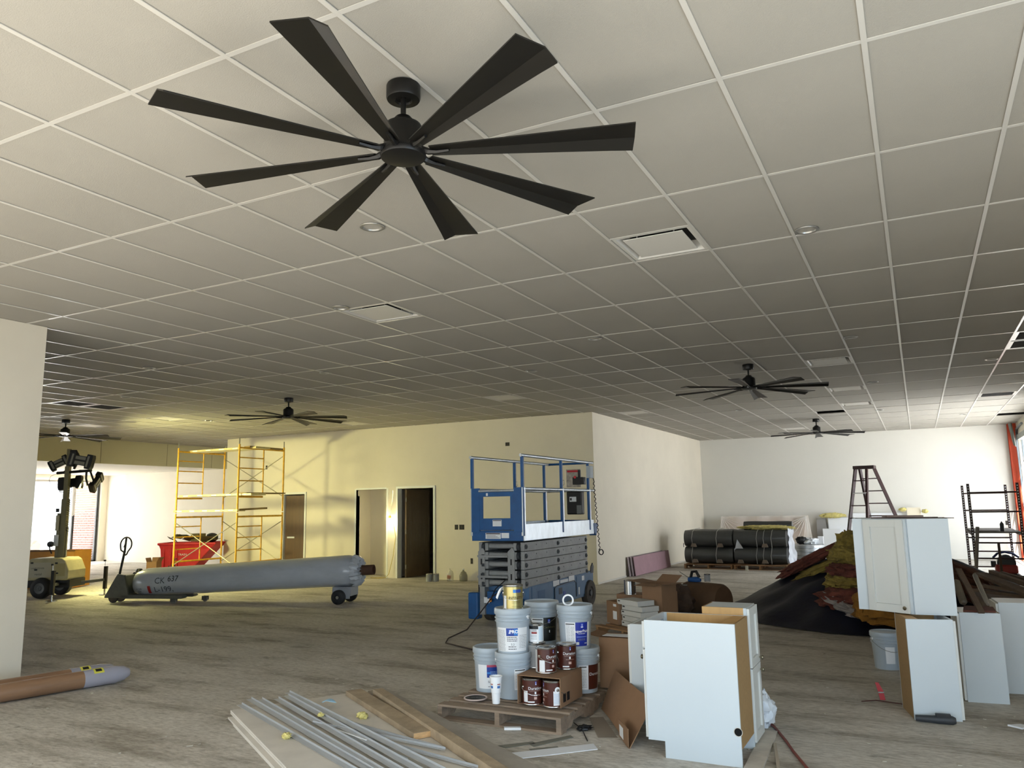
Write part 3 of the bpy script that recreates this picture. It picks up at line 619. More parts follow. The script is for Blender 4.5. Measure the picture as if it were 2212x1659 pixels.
rag = MB(); rag.sheet(lambda u, v: (-.085-.055*v+.01*math.sin(7*u), -.02+.04*u-.01*v, .16-.03*v-.05*v*v+.012*math.sin(5*u+3*v)), 6, 6); o = rag.build('rag', white_m, None, solid=.003); o.location = (-2.935, 5.665, .800); o.rotation_euler = (0, 0, 0); tag(o, 'crumpled white rag hanging on the gold can rim', 'rag')
# cup
t = thing('foam_cup', 'white foam drinking cup with blue squares on the pallet edge', 'cup', (-2.975, 5.435, .130))
cr = lambda z: .030+.0125*min(1, z/.075) if z < .075 else .036+.012*((z-.075)/.12)
MB().lathe([(0, .003), (.028, .0), (.034, .078), (.037, .080), (.047, .19), (.0495, .192), (.0495, .198), (.046, .198), (.0445, .19), (.034, .082), (0, .06)], 32).build('body', white_m, t, smooth=True)
f_ = lambda z: .037+.010*(z-.08)/.11
for a in (-.85, .55): patch(f_, .115, .133, A+a-.3, A+a+.3, M('cup blue', '#3f74b8', .5), t, 'print', .0006, 4); patch(f_, .140, .148, A+a-.3, A+a+.3, M('cup red', '#a0605c', .5), t, 'print', .0006, 4)
# tape ring on the lid, round lid on pallet
o = MB().lathe([(.034, -.012), (.046, -.012), (.046, .012), (.034, .012), (.034, -.012)], 32, 'Y').build('tape_ring', white_m, None, smooth=True, loc=(-2.60, 5.985, .842)); o.rotation_euler = (0, 0, R(28)); tag(o, 'white tape ring standing upright on a paint pail lid', 'tape')
t = thing('can_lid', 'round black-topped tin lid lying on the pallet boards', 'lid', (-3.19, 5.495, .130)); MB().lathe([(0, .002), (.075, .0), (.090, .004), (.092, .012), (.086, .014), (.08, .009)], 32).build('rim', M('pinkish rim', '#c9b6ae', .4), t, smooth=True)
MB().lathe([(0, .010), (.078, .010)], 32).build('disc', ink_m, t); text('DRY TIME PER COAT', .015, lambda x, y: (x*math.cos(.48)-y*math.sin(.48), x*math.sin(.48)+y*math.cos(.48), .0108), white_m, t)
# carton with cans
def carton(name, label, w, d, h, loc, rz, openside=None, flaps=(), th=.005, group=None):
    t = thing(name, label, 'box', loc, rz, group)
    if openside != 'front': MB().bb(0, w, 0, th, 0, h).build('front_wall', card_m, t)
    MB().bb(0, w, d-th, d, 0, h).build('back_wall', card_m, t); MB().bb(0, th, th, d-th, 0, h).build('side_wall', card_m, t); MB().bb(w-th, w, th, d-th, 0, h).build('side_wall', card_m, t)
    MB().bb(th, w-th, th, d-th, 0, th).build('bottom', card_d, t)
    if openside != 'top': MB().bb(0, w, 0, d, h, h+th).build('top', card_m, t)
    for s_, l, ang in flaps:
        c_, n_ = math.cos(R(ang)), math.sin(R(ang))
        q = {'f': [(0, 0), (w, 0), (w, -l*c_), (0, -l*c_)], 'b': [(0, d), (w, d), (w, d+l*c_), (0, d+l*c_)], 'l': [(0, 0), (0, d), (-l*c_, d), (-l*c_, 0)], 'r': [(w, 0), (w, d), (w+l*c_, d), (w+l*c_, 0)]}[s_]
        MB().quad(*[(x, y, h+(l*n_ if k > 1 else 0)) for k, (x, y) in enumerate(q)]).build('flap', card_m, t, solid=.004)
    return t
c = carton('carton', 'brown carton opened to the front with two cans inside', .355, .42, .205, (-2.82, 5.485, .130), 0, 'front')
MB().bb(.356, .3568, .05, .10, .03, .09).bb(.356, .3568, .12, .17, .03, .09).build('arrow_print', ink_m, c, kind='stuff')
# pallet: parts are its boards and stringers
def pallet(label, loc, rz, w, d, nb, mat=wood_m, mat2=wood_e, group='wooden pallets'):
    t = thing('pallet', label, 'pallet', loc, rz, group)
    for k in range(3):
        x = .019+k*(w-.038)/2
        poly = [(0, 0), (d*.16, 0), (d*.19, .035), (d*.36, .035), (d*.39, 0), (d*.61, 0), (d*.64, .035), (d*.81, .035), (d*.84, 0), (d, 0), (d, .084), (0, .084)]
        MB().prism(poly, -.019, .019, Matrix(((0, 0, 1, x), (1, 0, 0, 0), (0, 1, 0, .016), (0, 0, 0, 1)))).build('stringer', mat, t)
    for k in range(nb):
        y = .045+k*(d-.09)/(nb-1); b = MB(); j = random.uniform(-.012, .012); ww = .045 if k else .05
        b.bb(j-.005, w+j*.4, y-ww, y+ww, .1005, .1165+random.random()*.002); b.build('top_board', mat, t, bevel=.002)
    for y in (.05, d/2, d-.05): MB().bb(0, w, y-.045, y+.045, 0, .0155).build('bottom_board', mat, t)
    return t
pallet('weathered pallet in front carrying paint pails and cans', (-3.41, 5.295, 0), 0, 1.03, 1.17, 8)
# two cartons stacked behind the pails
c = carton('carton', 'lower brown carton at the right rear of the paint pallet', .26, .24, .20, (-2.44, 6.23, .130), R(4), group='cartons behind the paint pails')
c = carton('carton', 'upper brown carton with drooping flap at the right rear of the paint pallet', .26, .24, .19, (-2.44, 6.23, .336), R(2), 'top', flaps=(('r', .12, -50), ('l', .1, 10)), group='cartons behind the paint pails')
MB().quad((.02, .03, .197), (.24, .03, .197), (.22, .14, .20), (.03, .13, .20)).build('white_sheet', paper_m, c, solid=.002)
# leaning cardboard
t = thing('folded_cardboard', 'large flattened carton leaning against the front base cabinet', 'cardboard')
a0, a1, a2, a3 = Vector((-2.37, 6.06, .008)), Vector((-1.845, 5.20, .008)), Vector((-1.715, 5.36, .29)), Vector((-2.27, 6.14, .285))
MB().sheet(lambda u, v: (a0.lerp(a1, u)).lerp(a3.lerp(a2, u), v)+Vector((.0, 0, .012*math.sin(4*u+2*v))), 8, 6).build('panel', card_m, t, solid=.006)
MB().quad((-2.00, 5.435, .006), (-1.848, 5.19, .006), (-1.843, 5.182, .13), (-2.00, 5.43, .12)).build('end_flap', card_m, t, solid=.004)
MB().quad((-1.985, 5.404, .02), (-1.925, 5.308, .02), (-1.924, 5.306, .095), (-1.984, 5.40, .095)).build('sticker', paper_m, t, solid=.001)
tag(MB().prism([(-2.37, 5.80), (-2.28, 5.86), (-2.0, 5.40), (-2.12, 5.34)], .001, .004).build('flat_cardboard', M('dusty card', '#8a8074', .9)), 'dusty sheet of card flat on the floor by the leaning carton', 'cardboard')
# ================================================================ scissor lift (blue), long axis along Y
t = thing('scissor_lift', 'blue scissor lift with folded grey arms and a guard-railed platform', 'lift', (-5.24, 9.66, 0)); X = .40
def B1(n, mat, *b, par=t, bevel=.004): return MB().bb(*b).build(n, mat, par, bevel=bevel)
ch = MB(); ch.prism([(.22, .16), (2.38, .16), (2.38, .30), (2.62, .30), (2.62, .53), (.22, .50)], -.37, .37, Matrix(((0, 0, 1, 0), (1, 0, 0, 0), (0, 1, 0, 0), (0, 0, 0, 1))))
chs = ch.build('chassis', blue2_m, t, bevel=.006)
side = MB()
B1('side_door', blue2_m, .371, .378, .30, 1.0, .2, .49, par=t); B1('side_door', blue2_m, .371, .378, 1.9, 2.3, .2, .5, par=t)
B1('battery_cover', blue2_m, .371, .380, 1.05, 1.85, .17, .42, par=t); tube1('cover_seam', blk_m, chs, [(.382, 1.05, .2), (.382, 1.05, .40), (.382, 1.12, .43), (.382, 1.78, .45), (.382, 1.85, .41), (.382, 1.85, .2)], .006, 6)
B1('vent_panel', M('vent blue', '#345a80', .6), .379, .381, .48, .72, .24, .42, par=chs)
B1('key_panel', dgrey_m, .380, .384, 1.2, 1.32, .30, .39, par=chs); B1('switch_panel', lblue_m, .380, .384, 1.36, 1.45, .22, .33, par=chs)
for y0, y1, z0, z1 in ((1.0, 1.22, .43, .51), (1.25, 1.55, .455, .50), (1.58, 1.8, .44, .53), (2.1, 2.2, .42, .49), (.30, .42, .21, .29), (1.95, 2.0, .22, .33)): B1('decal', paper_m, .380, .382, y0, y1, z0, z1, par=chs, bevel=0)
for x, y, r in ((.36, 2.42, .20), (-.36, 2.42, .20), (.33, .42, .165), (-.33, .42, .165)):
    w = MB().lathe([(0, -.03), (r*.45, -.035), (r*.5, -.05), (r*.80, -.055), (r*.97, -.05), (r, -.035), (r, .035), (r*.97, .05), (r*.8, .055), (r*.5, .05), (r*.45, .035), (0, .03)], 32, 'X').build('wheel', rub_m, t, smooth=True, loc=(x, y, r))
    MB().lathe([(0, -.052), (.045, -.052), (.05, -.03), (r*.45, -.028), (r*.5, -.045)], 20, 'X').build('hub', dgrey_m, w, smooth=True); MB().lathe([(0, .052), (.045, .052), (.05, .03), (r*.45, .028), (r*.5, .045)], 20, 'X').build('hub', dgrey_m, w, smooth=True)
lug = MB().prism([(2.5, .5), (2.62, .5), (2.64, .6), (2.60, .66), (2.53, .6)], .36, .375, Matrix(((0, 0, 1, 0), (1, 0, 0, 0), (0, 1, 0, 0), (0, 0, 0, 1)))).build('tie_lug', dgrey_m, t)
# entry ladder box at the near left corner, pothole guard
B1('step_box', blue_m, -.49, -.33, .02, .16, .06, .42, bevel=.02); B1('step_box', blk_m, -.40, -.31, .16, .28, .35, .55)
B1('front_plate', blue_m, -.28, .30, .12, .215, .12, .34); B1('front_frame', grey_m, -.33, -.25, .08, .2, .12, .5); B1('motor_cover', blue_m, -.2, .12, .06, .2, .34, .44)
B1('manual_box', paper_m, -.26, -.17, .07, .078, .28, .36); B1('connector', M('orange plug', '#d98a2c', .5), -.165, -.13, .05, .07, .30, .35)
# scissor stack: five levels of arms
for k in range(5):
    z = .545+k*.125+(.0 if k else -.0)
    for x0, x1 in ((.30, .36), (-.36, -.30)):
        a = MB(); y0, y1 = .12, 2.42; dz = .0
        a.add([(x0, y0, z-.060), (x1, y0, z-.060), (x1, y0, z+.061), (x0, y0, z+.061), (x0, y1, z-.060+dz), (x1, y1, z-.060+dz), (x1, y1, z+.061+dz), (x0, y1, z+.061+dz)], [(0, 1, 2, 3), (4, 7, 6, 5), (0, 4, 5, 1), (1, 5, 6, 2), (2, 6, 7, 3), (3, 7, 4, 0)])
        am = a.build('outer_arm', grey_m, t, bevel=.006)
        if x0 > 0:
            for y in (.17, 1.25, 2.36):
                MB().lathe([(0, .384), (.012, .384), (.014, .376), (.030, .374), (.032, .36)], 16, 'X', (0, y, z)).build('pivot_pin', dgrey_m, am, smooth=True)
            for y in (.5, .85, 1.45, 1.75, 2.1): MB().cyl((.3605, y, z+.015), .010, .002, 10, 'X').build('bolt_hole', ink_m, am)
    for x0, x1 in ((.20, .25), (-.25, -.20)): B1('inner_arm', grey_m, x0, x1, .10, 2.40, z-.052, z+.052)
    for y in (.16, 1.25, 2.35): MB().cyl((0, y, z+.01), .036, .60, 16, 'X').build('cross_tube', grey_m, t, smooth=True)
    for x in (.275, -.275): MB().cyl((x, .13, z), .05, .045, 16, 'X').build('bushing', dgrey_m, t, smooth=True)
for x in (-.30, .17):  # end gussets
    MB().prism([(x-.055, .52), (x+.055, .52), (x+.055, .98), (x+.02, 1.04), (x-.055, .98)], .085, .097, Matrix(((1, 0, 0, 0), (0, 0, 1, 0), (0, 1, 0, 0), (0, 0, 0, 1)))).build('gusset_plate', grey_m, t, bevel=.004)
    B1('gusset_slot', ink_m, x-.012, x+.012, .083, .0855, .80, .88, bevel=0); B1('gusset_slot', ink_m, x-.012, x+.012, .083, .0855, .60, .68, bevel=0)
B1('shelf_bar', grey_m, -.36, .12, .07, .1, .90, .93); B1('shelf_bar', grey_m, -.36, .12, .07, .1, .62, .65)
# platform
B1('deck', dgrey_m, -.385, .385, .03, 2.60, 1.13, 1.17)
B1('end_beam', blue_m, -.40, .40, 0, .03, 1.13, 1.27); B1('end_beam', blue_m, -.39, .39, 2.57, 2.60, 1.13, 1.36)
for s_ in (-1, 1):
    tb = B1('toe_board', alu_m, s_*.40-.012, s_*.40+.012, .02, 2.62, 1.13, 1.36)
    B1('corner_panel', blue_m, s_*.335-.065, s_*.335+.065, -.012, .016, 1.25, 1.86); B1('corner_stile', alu_m, s_*.40-.014, s_*.40+.014, -.01, .07, 1.20, 1.86)
    pm = lambda n, mat, a, b, r=.023: MB().tube([a, b], r, 10).build(n, mat, t, smooth=True)
    pm('top_rail', alu_m, (s_*.40, -.03, 2.30), (s_*.40, 2.66, 2.30)); pm('mid_rail', alu_m, (s_*.40, .02, 1.84), (s_*.40, 2.66, 1.84))
    for y in (.02, 1.35, 2.45): B1('rail_post', blue_m, s_*.40-.02, s_*.40+.02, y-.02, y+.02, 1.20, 2.29)
    for y in (.04, 1.37, 2.47): B1('post_sleeve', alu_m, s_*.40+.012, s_*.40+.022, y-.006, y+.02, 1.20, 1.86, bevel=0)
    tube1('lock_pin', steel_m, t, [(s_*.40+.02, 1.34, 1.98), (s_*.40+.055, 1.34, 1.98), (s_*.40+.055, 1.34, 1.92), (s_*.40+.03, 1.34, 1.90)], .004, 5)
MB().tube([(-.40, 2.62, 2.30), (.40, 2.62, 2.30)], .019, 10).build('end_rail', blue_m, t, smooth=True); MB().tube([(-.40, 2.62, 1.84), (.40, 2.62, 1.84)], .019, 10).build('end_rail', alu_m, t, smooth=True); MB().tube([(-.28, -.0, 1.82), (.28, 0, 1.82)], .019, 10).build('end_rail', alu_m, t, smooth=True)
g = MB().bb(-.27, -.22, -.008, .014, 1.28, 1.80).bb(.22, .27, -.008, .014, 1.28, 1.80).bb(-.22, .22, -.008, .014, 1.74, 1.80).bb(-.22, .22, -.008, .014, 1.28, 1.44).build('entry_gate', blue_m, t, bevel=.003)
B1('gate_latch', white_m, -.16, -.13, -.016, -.008, 1.75, 1.79, par=g); B1('decal', paper_m, -.06, .08, -.0105, -.0085, 1.33, 1.42, par=g, bevel=0); B1('decal_head', ink_m, -.055, .075, -.012, -.0105, 1.405, 1.415, par=g, bevel=0)
eb = MB().bb(-.18, .06, -.002, -.0005, 1.16, 1.24).bb(.07, .19, -.002, -.0005, 1.17, 1.24).build('decal', paper_m, t); B1('decal_head', ink_m, -.17, .05, -.004, -.0022, 1.222, 1.235, par=eb, bevel=0)
for k, z in enumerate((1.17, 1.185, 1.2)): B1('decal_line', grp, -.16, .04-.03*k, -.004, -.0022, z, z+.006, par=eb, bevel=0)
# control box, manual holder, black box, hanging cable, yellow rail ends
mb = B1('manual_plate', M('scratched plate', '#a79f93', .4, metal=.4, var=.3, vs=20), -.02, .24, 2.52, 2.54, 1.90, 2.20); B1('plate_heading', red_m, 0, .2, 2.517, 2.52, 2.15, 2.185, par=mb, bevel=0)
cb = B1('control_box', blk_m, .16, .34, 2.36, 2.50, 1.94, 2.06); B1('joystick', blk_m, .24, .28, 2.40, 2.44, 2.06, 2.18, par=cb); MB().lathe([(0, .0), (.022, 0), (.024, .012), (0, .02)], 16, 'Y', (.21, 2.34, 2.06)).build('stop_button', red_m, cb, smooth=True)
B1('grey_box', pail_m, .40, .47, 2.38, 2.52, 2.04, 2.24)
bb_ = B1('black_box', blk_m, .03, .30, 2.38, 2.52, 1.45, 1.83, bevel=.02); B1('decal', paper_m, .09, .21, 2.376, 2.379, 1.66, 1.74, par=bb_, bevel=0); B1('decal_mark', ink_m, .10, .13, 2.373, 2.376, 1.68, 1.72, par=bb_, bevel=0); B1('outlet_cover', M('grey cover', '#6d7070', .5), .22, .30, 2.36, 2.38, 1.46, 1.60, par=bb_)
pts = [(.46, 2.52, 2.05)]
for k in range(60): u = k/59; pts.append((.44+.05*u+.013*math.sin(k*1.7), 2.60+.013*math.cos(k*1.7)+.05*u, 2.0-1.15*u))
for k in range(20): a = k*.6; pts.append((.50+.04*math.sin(a), 2.66+.006*k*.3, .83+.045*math.cos(a)))
MB().tube(pts, .007, 5).build('coiled_cable', blk_m, t)
hk = MB().prism([(2.60, 1.30), (2.78, 1.30), (2.74, 1.18), (2.70, 1.10), (2.62, 1.16)], .30, .42, Matrix(((0, 0, 1, 0), (1, 0, 0, 0), (0, 1, 0, 0), (0, 0, 0, 1)))).build('cable_tray', blue_m, t)
MB().bb(.18, .26, 1.6, 1.68, 1.17, 1.25).bb(.20, .24, 1.62, 1.66, 1.25, 1.33).build('deck_fitting', grey_m, t, kind='stuff')
tube1('power_cable', M('brown rubber cord', '#3b2f2a', .7), t, [(.02, .05, .45), (-.02, -.1, .40), (-.07, -.35, .22), (-.05, -.75, .05), (-.05, -1.2, .012), (.1, -1.5, .012), (.6, -1.75, .012), (1.2, -1.8, .012)], .008, 6)
tube1('power_cable', blk_m, t, [(.10, .1, .62), (-.06, .05, .48), (-.12, .03, .36), (-.14, .06, .32)], .007, 6)
# ================================================================ heavy wrapped roll on a pallet jack and rear dolly
t = thing('wrapped_roll', 'long grey plastic-wrapped fabric roll riding on a pallet jack', 'roll')
A0 = Vector((-12.80, 9.86, .335)); A1 = Vector((-8.80, 11.05, .545)); ax = (A1-A0).normalized(); sx = Vector((ax.y, -ax.x, 0)).normalized(); sz = sx.cross(ax)
if sz.z < 0: sz = -sz
b = MB(); nr, nl = 40, 46; vs = []; fs = []
for i in range(nl+1):
    u = i/nl; c_ = A0.lerp(A1, u); r = .252+.018*u
    if i == 0: r *= .80
    if i == 1: r *= .93
    if i == nl: r *= .86
    for k in range(nr):
        a = 2*PI*k/nr; w = 1+.012*N3(u*9, a*2.2, 1)+.006*math.sin(a*9+u*14)
        fl_ = .94 if math.sin(a) < -.85 else 1
        vs.append(tuple(c_+sx*math.cos(a)*r*w+sz*math.sin(a)*r*w*fl_))
for i in range(nl):
    for k in range(nr): fs.append((i*nr+k, i*nr+(k+1) % nr, (i+1)*nr+(k+1) % nr, (i+1)*nr+k))
e = len(vs); vs += [tuple(A0-ax*.03), tuple(A1+ax*.05)]
for k in range(nr): fs += [(k, (k+1) % nr, e), (nl*nr+(k+1) % nr, nl*nr+k, e+1)]
b.add(vs, fs).build('wrapped_body', wrap_m, t, smooth=True)
# gathered film around the core at the right end
g = MB(); vs = []; fs = []
for i, (r, d) in enumerate(((.265, -.01), (.255, .06), (.20, .12), (.15, .10), (.10, .13))):
    for k in range(48):
        a = 2*PI*k/48; rr = r*(1+.05*math.sin(k*2.6+i)+.04*N3(k*.9, i*1.3)); vs.append(tuple(A1+ax*(d+.02*math.sin(k*1.9+i))+sx*math.cos(a)*rr+sz*math.sin(a)*rr))
for i in range(4):
    for k in range(48): fs.append((i*48+k, i*48+(k+1) % 48, (i+1)*48+(k+1) % 48, (i+1)*48+k))
g.add(vs, fs).build('gathered_film', wrap_m, t, smooth=True)
def along(d): return A1+ax*d
core = MB(); vs = []; fs = []
for i, (r, d) in enumerate(((.085, .05), (.085, .34), (.075, .34), (.075, .10))):
    for k in range(24): a = 2*PI*k/24; vs.append(tuple(along(d)+sx*math.cos(a)*r+sz*math.sin(a)*r))
for i in range(3):
    for k in range(24): fs.append((i*24+k, i*24+(k+1) % 24, (i+1)*24+(k+1) % 24, (i+1)*24+k))
core.add(vs, fs).build('core_tube', tube_m, t, smooth=True)
cam2 = (Vector((0, 0, 1.6))-A0); 
def onroll(x, y):    # x along the axis from the left end, y up the visible side
    u = x/4.18; c_ = A0+ax*x; r = (.252+.018*u)*1.022; a = y/r
    q = sx*math.cos(a)+sz*math.sin(a); return c_+q*r
for s_, px_, py_, sz_ in (('L-199,', .64, -.13, .15), ('637', .84, .055, .14), ('CK', .58, .03, .15)):
    text(s_, sz_, lambda x, y, px_=px_, py_=py_: onroll(px_+x, py_+y), ink_m if s_ == '637' else M('thin marker', '#3b3f45', .6), t, name='handwriting')
for k in range(3): text('4 208 5'[k:k+5], .05, lambda x, y, k=k: onroll(.16+x*.9, -.10-.05*k+y), M('thin marker', '#3b3f45', .6), t, name='handwriting')
MB().sheet(lambda u, v: onroll(.33+.055*u+.03*v*0, -.20+.15*v), 3, 8).build('red_tape', M('red tape', '#9c1f1f', .5), t, solid=.002)
# pallet jack
jk = M('jack grey paint', '#56564d', .5, var=.15, vs=8); hd = M('jack black handle', '#15120f', .45)
t = thing('pallet_jack', 'grey pallet jack with upright black loop handle under the roll end', 'pallet jack', (-13.02, 9.72, 0), math.atan2(ax.y, ax.x))
for y in (-.17, .17):
    f = MB().prism([(.12, .09), (1.30, .09), (1.34, .11), (1.30, .155), (.1, .155), (.02, .2)], -.07, .07, Matrix(((1, 0, 0, 0), (0, 0, -1, y), (0, 1, 0, 0), (0, 0, 0, 1)))).build('fork', jk, t, bevel=.008)
MB().prism([(-.22, .10), (.25, .10), (.25, .16), (.16, .50), (.02, .52), (-.02, .46), (-.22, .13)], -.02, .02, Matrix(((1, 0, 0, 0), (0, 0, -1, -.22), (0, 1, 0, 0), (0, 0, 0, 1)))).build('mast_plate', jk, t, bevel=.005)
MB().prism([(-.22, .10), (.25, .10), (.25, .16), (.16, .50), (.02, .52), (-.02, .46), (-.22, .13)], -.02, .02, Matrix(((1, 0, 0, 0), (0, 0, -1, .22), (0, 1, 0, 0), (0, 0, 0, 1)))).build('mast_plate', jk, t, bevel=.005)
MB().bb(-.02, .1, -.2, .2, .14, .48).build('front_box', jk, t, bevel=.01)
for y in (-.09, .09): w = MB().lathe([(0, -.03), (.05, -.03), (.085, -.028), (.09, -.02), (.09, .02), (.085, .028), (.05, .03), (0, .03)], 24, 'Y').build('steer_wheel', rub_m, t, smooth=True, loc=(-.14, y*1.1, .09))
MB().cyl((-.14, 0, .09), .03, .18, 12, 'Y').build('axle', steel_m, t); MB().cyl((-.13, 0, .26), .05, .26, 14).build('pump_cylinder', hd, t, smooth=True); MB().bb(-.17, -.1, -.03, .03, .2, .42).build('handle_yoke', hd, t)
hp = [(-.15, 0, .32), (-.04, 0, .92)]
MB().tube(hp, .022, 10).build('handle_shaft', hd, t, smooth=True)
lp = []
for k in range(25):
    a = PI*.0+2*PI*k/24; yy = .155*math.sin(a); zz = 1.03+.13*math.cos(a)-(.06 if math.cos(a) < -.5 else 0)*abs(math.cos(a)); lp.append((-.02, yy*(1 if math.cos(a) > -.6 else .5), zz))
MB().tube(lp, .013, 8).build('loop_grip', hd, t, smooth=True); MB().tube([(-.04, 0, .9), (-.022, 0, 1.155)], .018, 8).build('grip_stem', hd, t, smooth=True)
tube1('release_lever', hd, t, [(-.03, 0, 1.06), (-.03, -.03, 1.02), (-.03, -.05, .98)], .007, 6)
cs = []
for x, y in ((1.12, -.17), (1.52, .17)):
    r_ = MB().lathe([(0, -.022), (.03, -.022), (.042, -.018), (.045, 0), (.042, .018), (.03, .022), (0, .022)], 18, 'Y').build('load_roller', M('grey caster', '#7d7b74', .6), t, smooth=True, loc=(x, y, .045)); MB().bb(x-.05, x+.05, y-.035, y-.026, .03, .10).bb(x-.05, x+.05, y+.026, y+.035, .03, .10).build('roller_fork', jk, t, kind='stuff')
t = thing('roll_dolly', 'two-wheeled grey dolly carrying the right end of the long roll', 'dolly', (-8.97, 10.99, 0), math.atan2(ax.y, ax.x))
MB().bb(-.17, .17, -.16, .18, .13, .285).build('saddle', M('dolly grey', '#8e9298', .55), t, bevel=.01); MB().bb(-.04, .16, -.20, -.16, .09, .26).build('side_plate', M('dolly grey', '#8e9298', .55), t, bevel=.01)
for y, x in ((-.24, -.02), (.24, .0)):
    w = MB().lathe([(0, -.035), (.045, -.035), (.05, -.045), (.10, -.045), (.12, -.03), (.122, 0), (.12, .03), (.10, .045), (.05, .045), (0, .035)], 28, 'Y').build('wheel', M('black tyre', '#0d0d0d', .6), t, smooth=True, loc=(x, y, .122)); MB().cyl((0, -.04, 0), .028, .03, 12, 'Y').build('hub', steel_m, w)
MB().cyl((0, 0, .122), .018, .46, 10, 'Y').build('axle', steel_m, t)
# ================================================================ light tower
tw = M('tower body cream', '#b3aa84', .5, var=.12, vs=5); twd = M('tower mast olive', '#7c7658', .5, metal=.3, var=.1); 
T0 = Vector((-15.17, 9.89, 0)); ra = R(26)
t = thing('light_tower', 'towable light tower with cream hood, mast, and four lamp heads', 'light tower', T0, ra)
poly = [(-.50, .34), (.30, .34), (.33, .38), (.33, .52), (.24, .72), (.17, .76), (-.42, .76), (-.50, .70), (-.52, .6)]
MB().prism(poly, -.30, .30, Matrix(((1, 0, 0, 0), (0, 0, -1, 0), (0, 1, 0, 0), (0, 0, 0, 1)))).build('hood', tw, t, bevel=.02)
MB().bb(-.48, -.02, -.303, -.300, .40, .68).build('side_door', M('pale hood panel', '#b9b39c', .5), t); MB().bb(.06, .26, -.304, -.300, .42, .66).build('side_panel', M('tower panel', '#a59a6c', .5), t)
text('LIGHT TOWER', .04, lambda x, y: (-.28+x, -.3045, .57+y), dgrey_m, t); text('rental', .06, lambda x, y: (-.26+x, -.3045, .46+y), dgrey_m, t)
for x, z in ((-.42, .66), (-.34, .53), (.06, .65), (.08, .46)): MB().bb(x, x+.05, -.31, -.303, z, z+.03).build('latch', ink_m, t)
MB().bb(-.55, .35, -.27, .27, .20, .345).build('frame', M('tower frame black', '#17181a', .6), t, bevel=.01)
for y in (-.33, .33):
    w = MB().lathe([(0, -.05), (.09, -.055), (.095, -.07), (.15, -.075), (.19, -.055), (.20, 0), (.19, .055), (.15, .075), (.095, .07), (0, .05)], 30, 'Y').build('wheel', M('black tyre', '#0d0d0d', .6), t, smooth=True, loc=(-.16, y, .20)); MB().lathe([(0, -.058), (.03, -.07), (.05, -.06), (.10, -.074), (.105, -.06)], 20, 'Y').build('wheel_rim', M('rim grey', '#5a5d60', .5), w, smooth=True)
# mast leans slightly; stacked square sections
MB().bb(-.055, .055, -.055, .055, .74, 1.9).build('mast_section', twd, t, bevel=.004); MB().bb(-.042, .042, -.042, .042, 1.88, 2.55).build('mast_section', twd, t); MB().bb(-.03, .03, -.03, .03, 2.5, 2.90).build('mast_section', twd, t)
MB().bb(-.12, -.06, -.05, .05, .76, 1.62).build('mast_rail', twd, t); MB().bb(.065, .085, -.02, .02, .76, 1.35).build('guide_rail', steel_m, t); MB().bb(-.13, -.07, -.075, -.05, 1.28, 1.58).build('strobe_housing', M('old cream', '#bdb597', .5), t); MB().cyl((-.11, -.07, 1.68), .03, .07, 12).build('beacon', dgrey_m, t)
MB().bb(-.14, -.06, -.08, -.05, .98, 1.2).build('junction_box', white_m, t); MB().cyl((-.19, -.09, 1.02), .055, .06, 18, 'Y').build('winch_drum', dgrey_m, t, smooth=True); MB().tube([(-.19, -.13, 1.02), (-.16, -.15, .92), (-.12, -.15, .84)], .012, 6).build('winch_handle', blk_m, t)
pts = [(.085+.03*math.cos(k*.9), -.02+.03*math.sin(k*.9), 2.18-k*.0062) for k in range(150)]
MB().tube(pts, .004, 4).build('coiled_cable', blk_m, t)
MB().tube([(-.22, 0, 2.42), (.48, 0, 2.46)], .028, 8).build('cross_arm', blk_m, t); MB().tube([(.02, 0, 2.86), (.14, 0, 2.86), (.20, 0, 2.76), (.18, 0, 2.62), (.12, 0, 2.5)], .025, 8).build('top_hoop', blk_m, t, smooth=True); tube1('arm_bracket', blk_m, t, [(.45, 0, 2.46), (.50, 0, 2.34), (.56, .0, 2.2)], .02); tube1('arm_bracket', blk_m, t, [(.38, 0, 2.44), (.38, 0, 2.30), (.42, 0, 2.16)], .022); tube1('hanging_wire', blk_m, t, [(-.2, 0, 2.42), (-.33, -.02, 2.36), (-.36, -.02, 2.28), (-.32, -.02, 2.2)], .004, 4)
lens_m = M('lamp lens off', '#8e8d84', .25); lit_m = M('lamp lens lit', '#fff3b0', .4, emit=14)
def head(loc, rx, ry, rz, s=1, mat=lens_m):
    o = bpy.data.objects.new('lamp_head', None); COL.objects.link(o); o.parent = t; o.location = loc; o.rotation_euler = (rx, ry, rz)
    h = MB().bb(-.13*s, .13*s, -.03, .05, -.085*s, .085*s)
    for sx_ in (-1, 1): h.prism([(-.05, -.13), (.05, -.13), (.065, -.08), (.065, .08), (.05, .13), (-.05, .13), (-.06, .08), (-.06, -.08)], -.04, .06, Matrix(((s, 0, 0, sx_*.17*s), (0, 0, 1, 0), (0, s, 0, 0), (0, 0, 0, 1))))
    h.build('housing', blk_m, o)
    for z in (-.045, .045): MB().bb(-.10*s, .10*s, -.036, -.030, z*s-.028*s, z*s+.028*s).build('lens', mat, o)
    for sx_ in (-1, 1): MB().bb(sx_*.155*s-.02, sx_*.155*s+.02, -.047, -.041, -.10*s, .10*s).build('lens', mat, o)
    MB().tube([(.22*s, 0, .06), (.26*s, .0, .0), (.20*s, .02, -.16), (0, .03, -.19)], .008, 5).build('yoke', blk_m, o)
    return o
head((-.18, -.02, 2.62), R(-8), R(-28), R(24), .80); head((.27, -.03, 2.66), R(-6), R(10), R(-6), 1.12)
head((.02, .10, 2.22), R(8), R(6), R(186), .98, lit_m); head((.60, 0, 2.22), R(18), R(-48), R(82), .85)
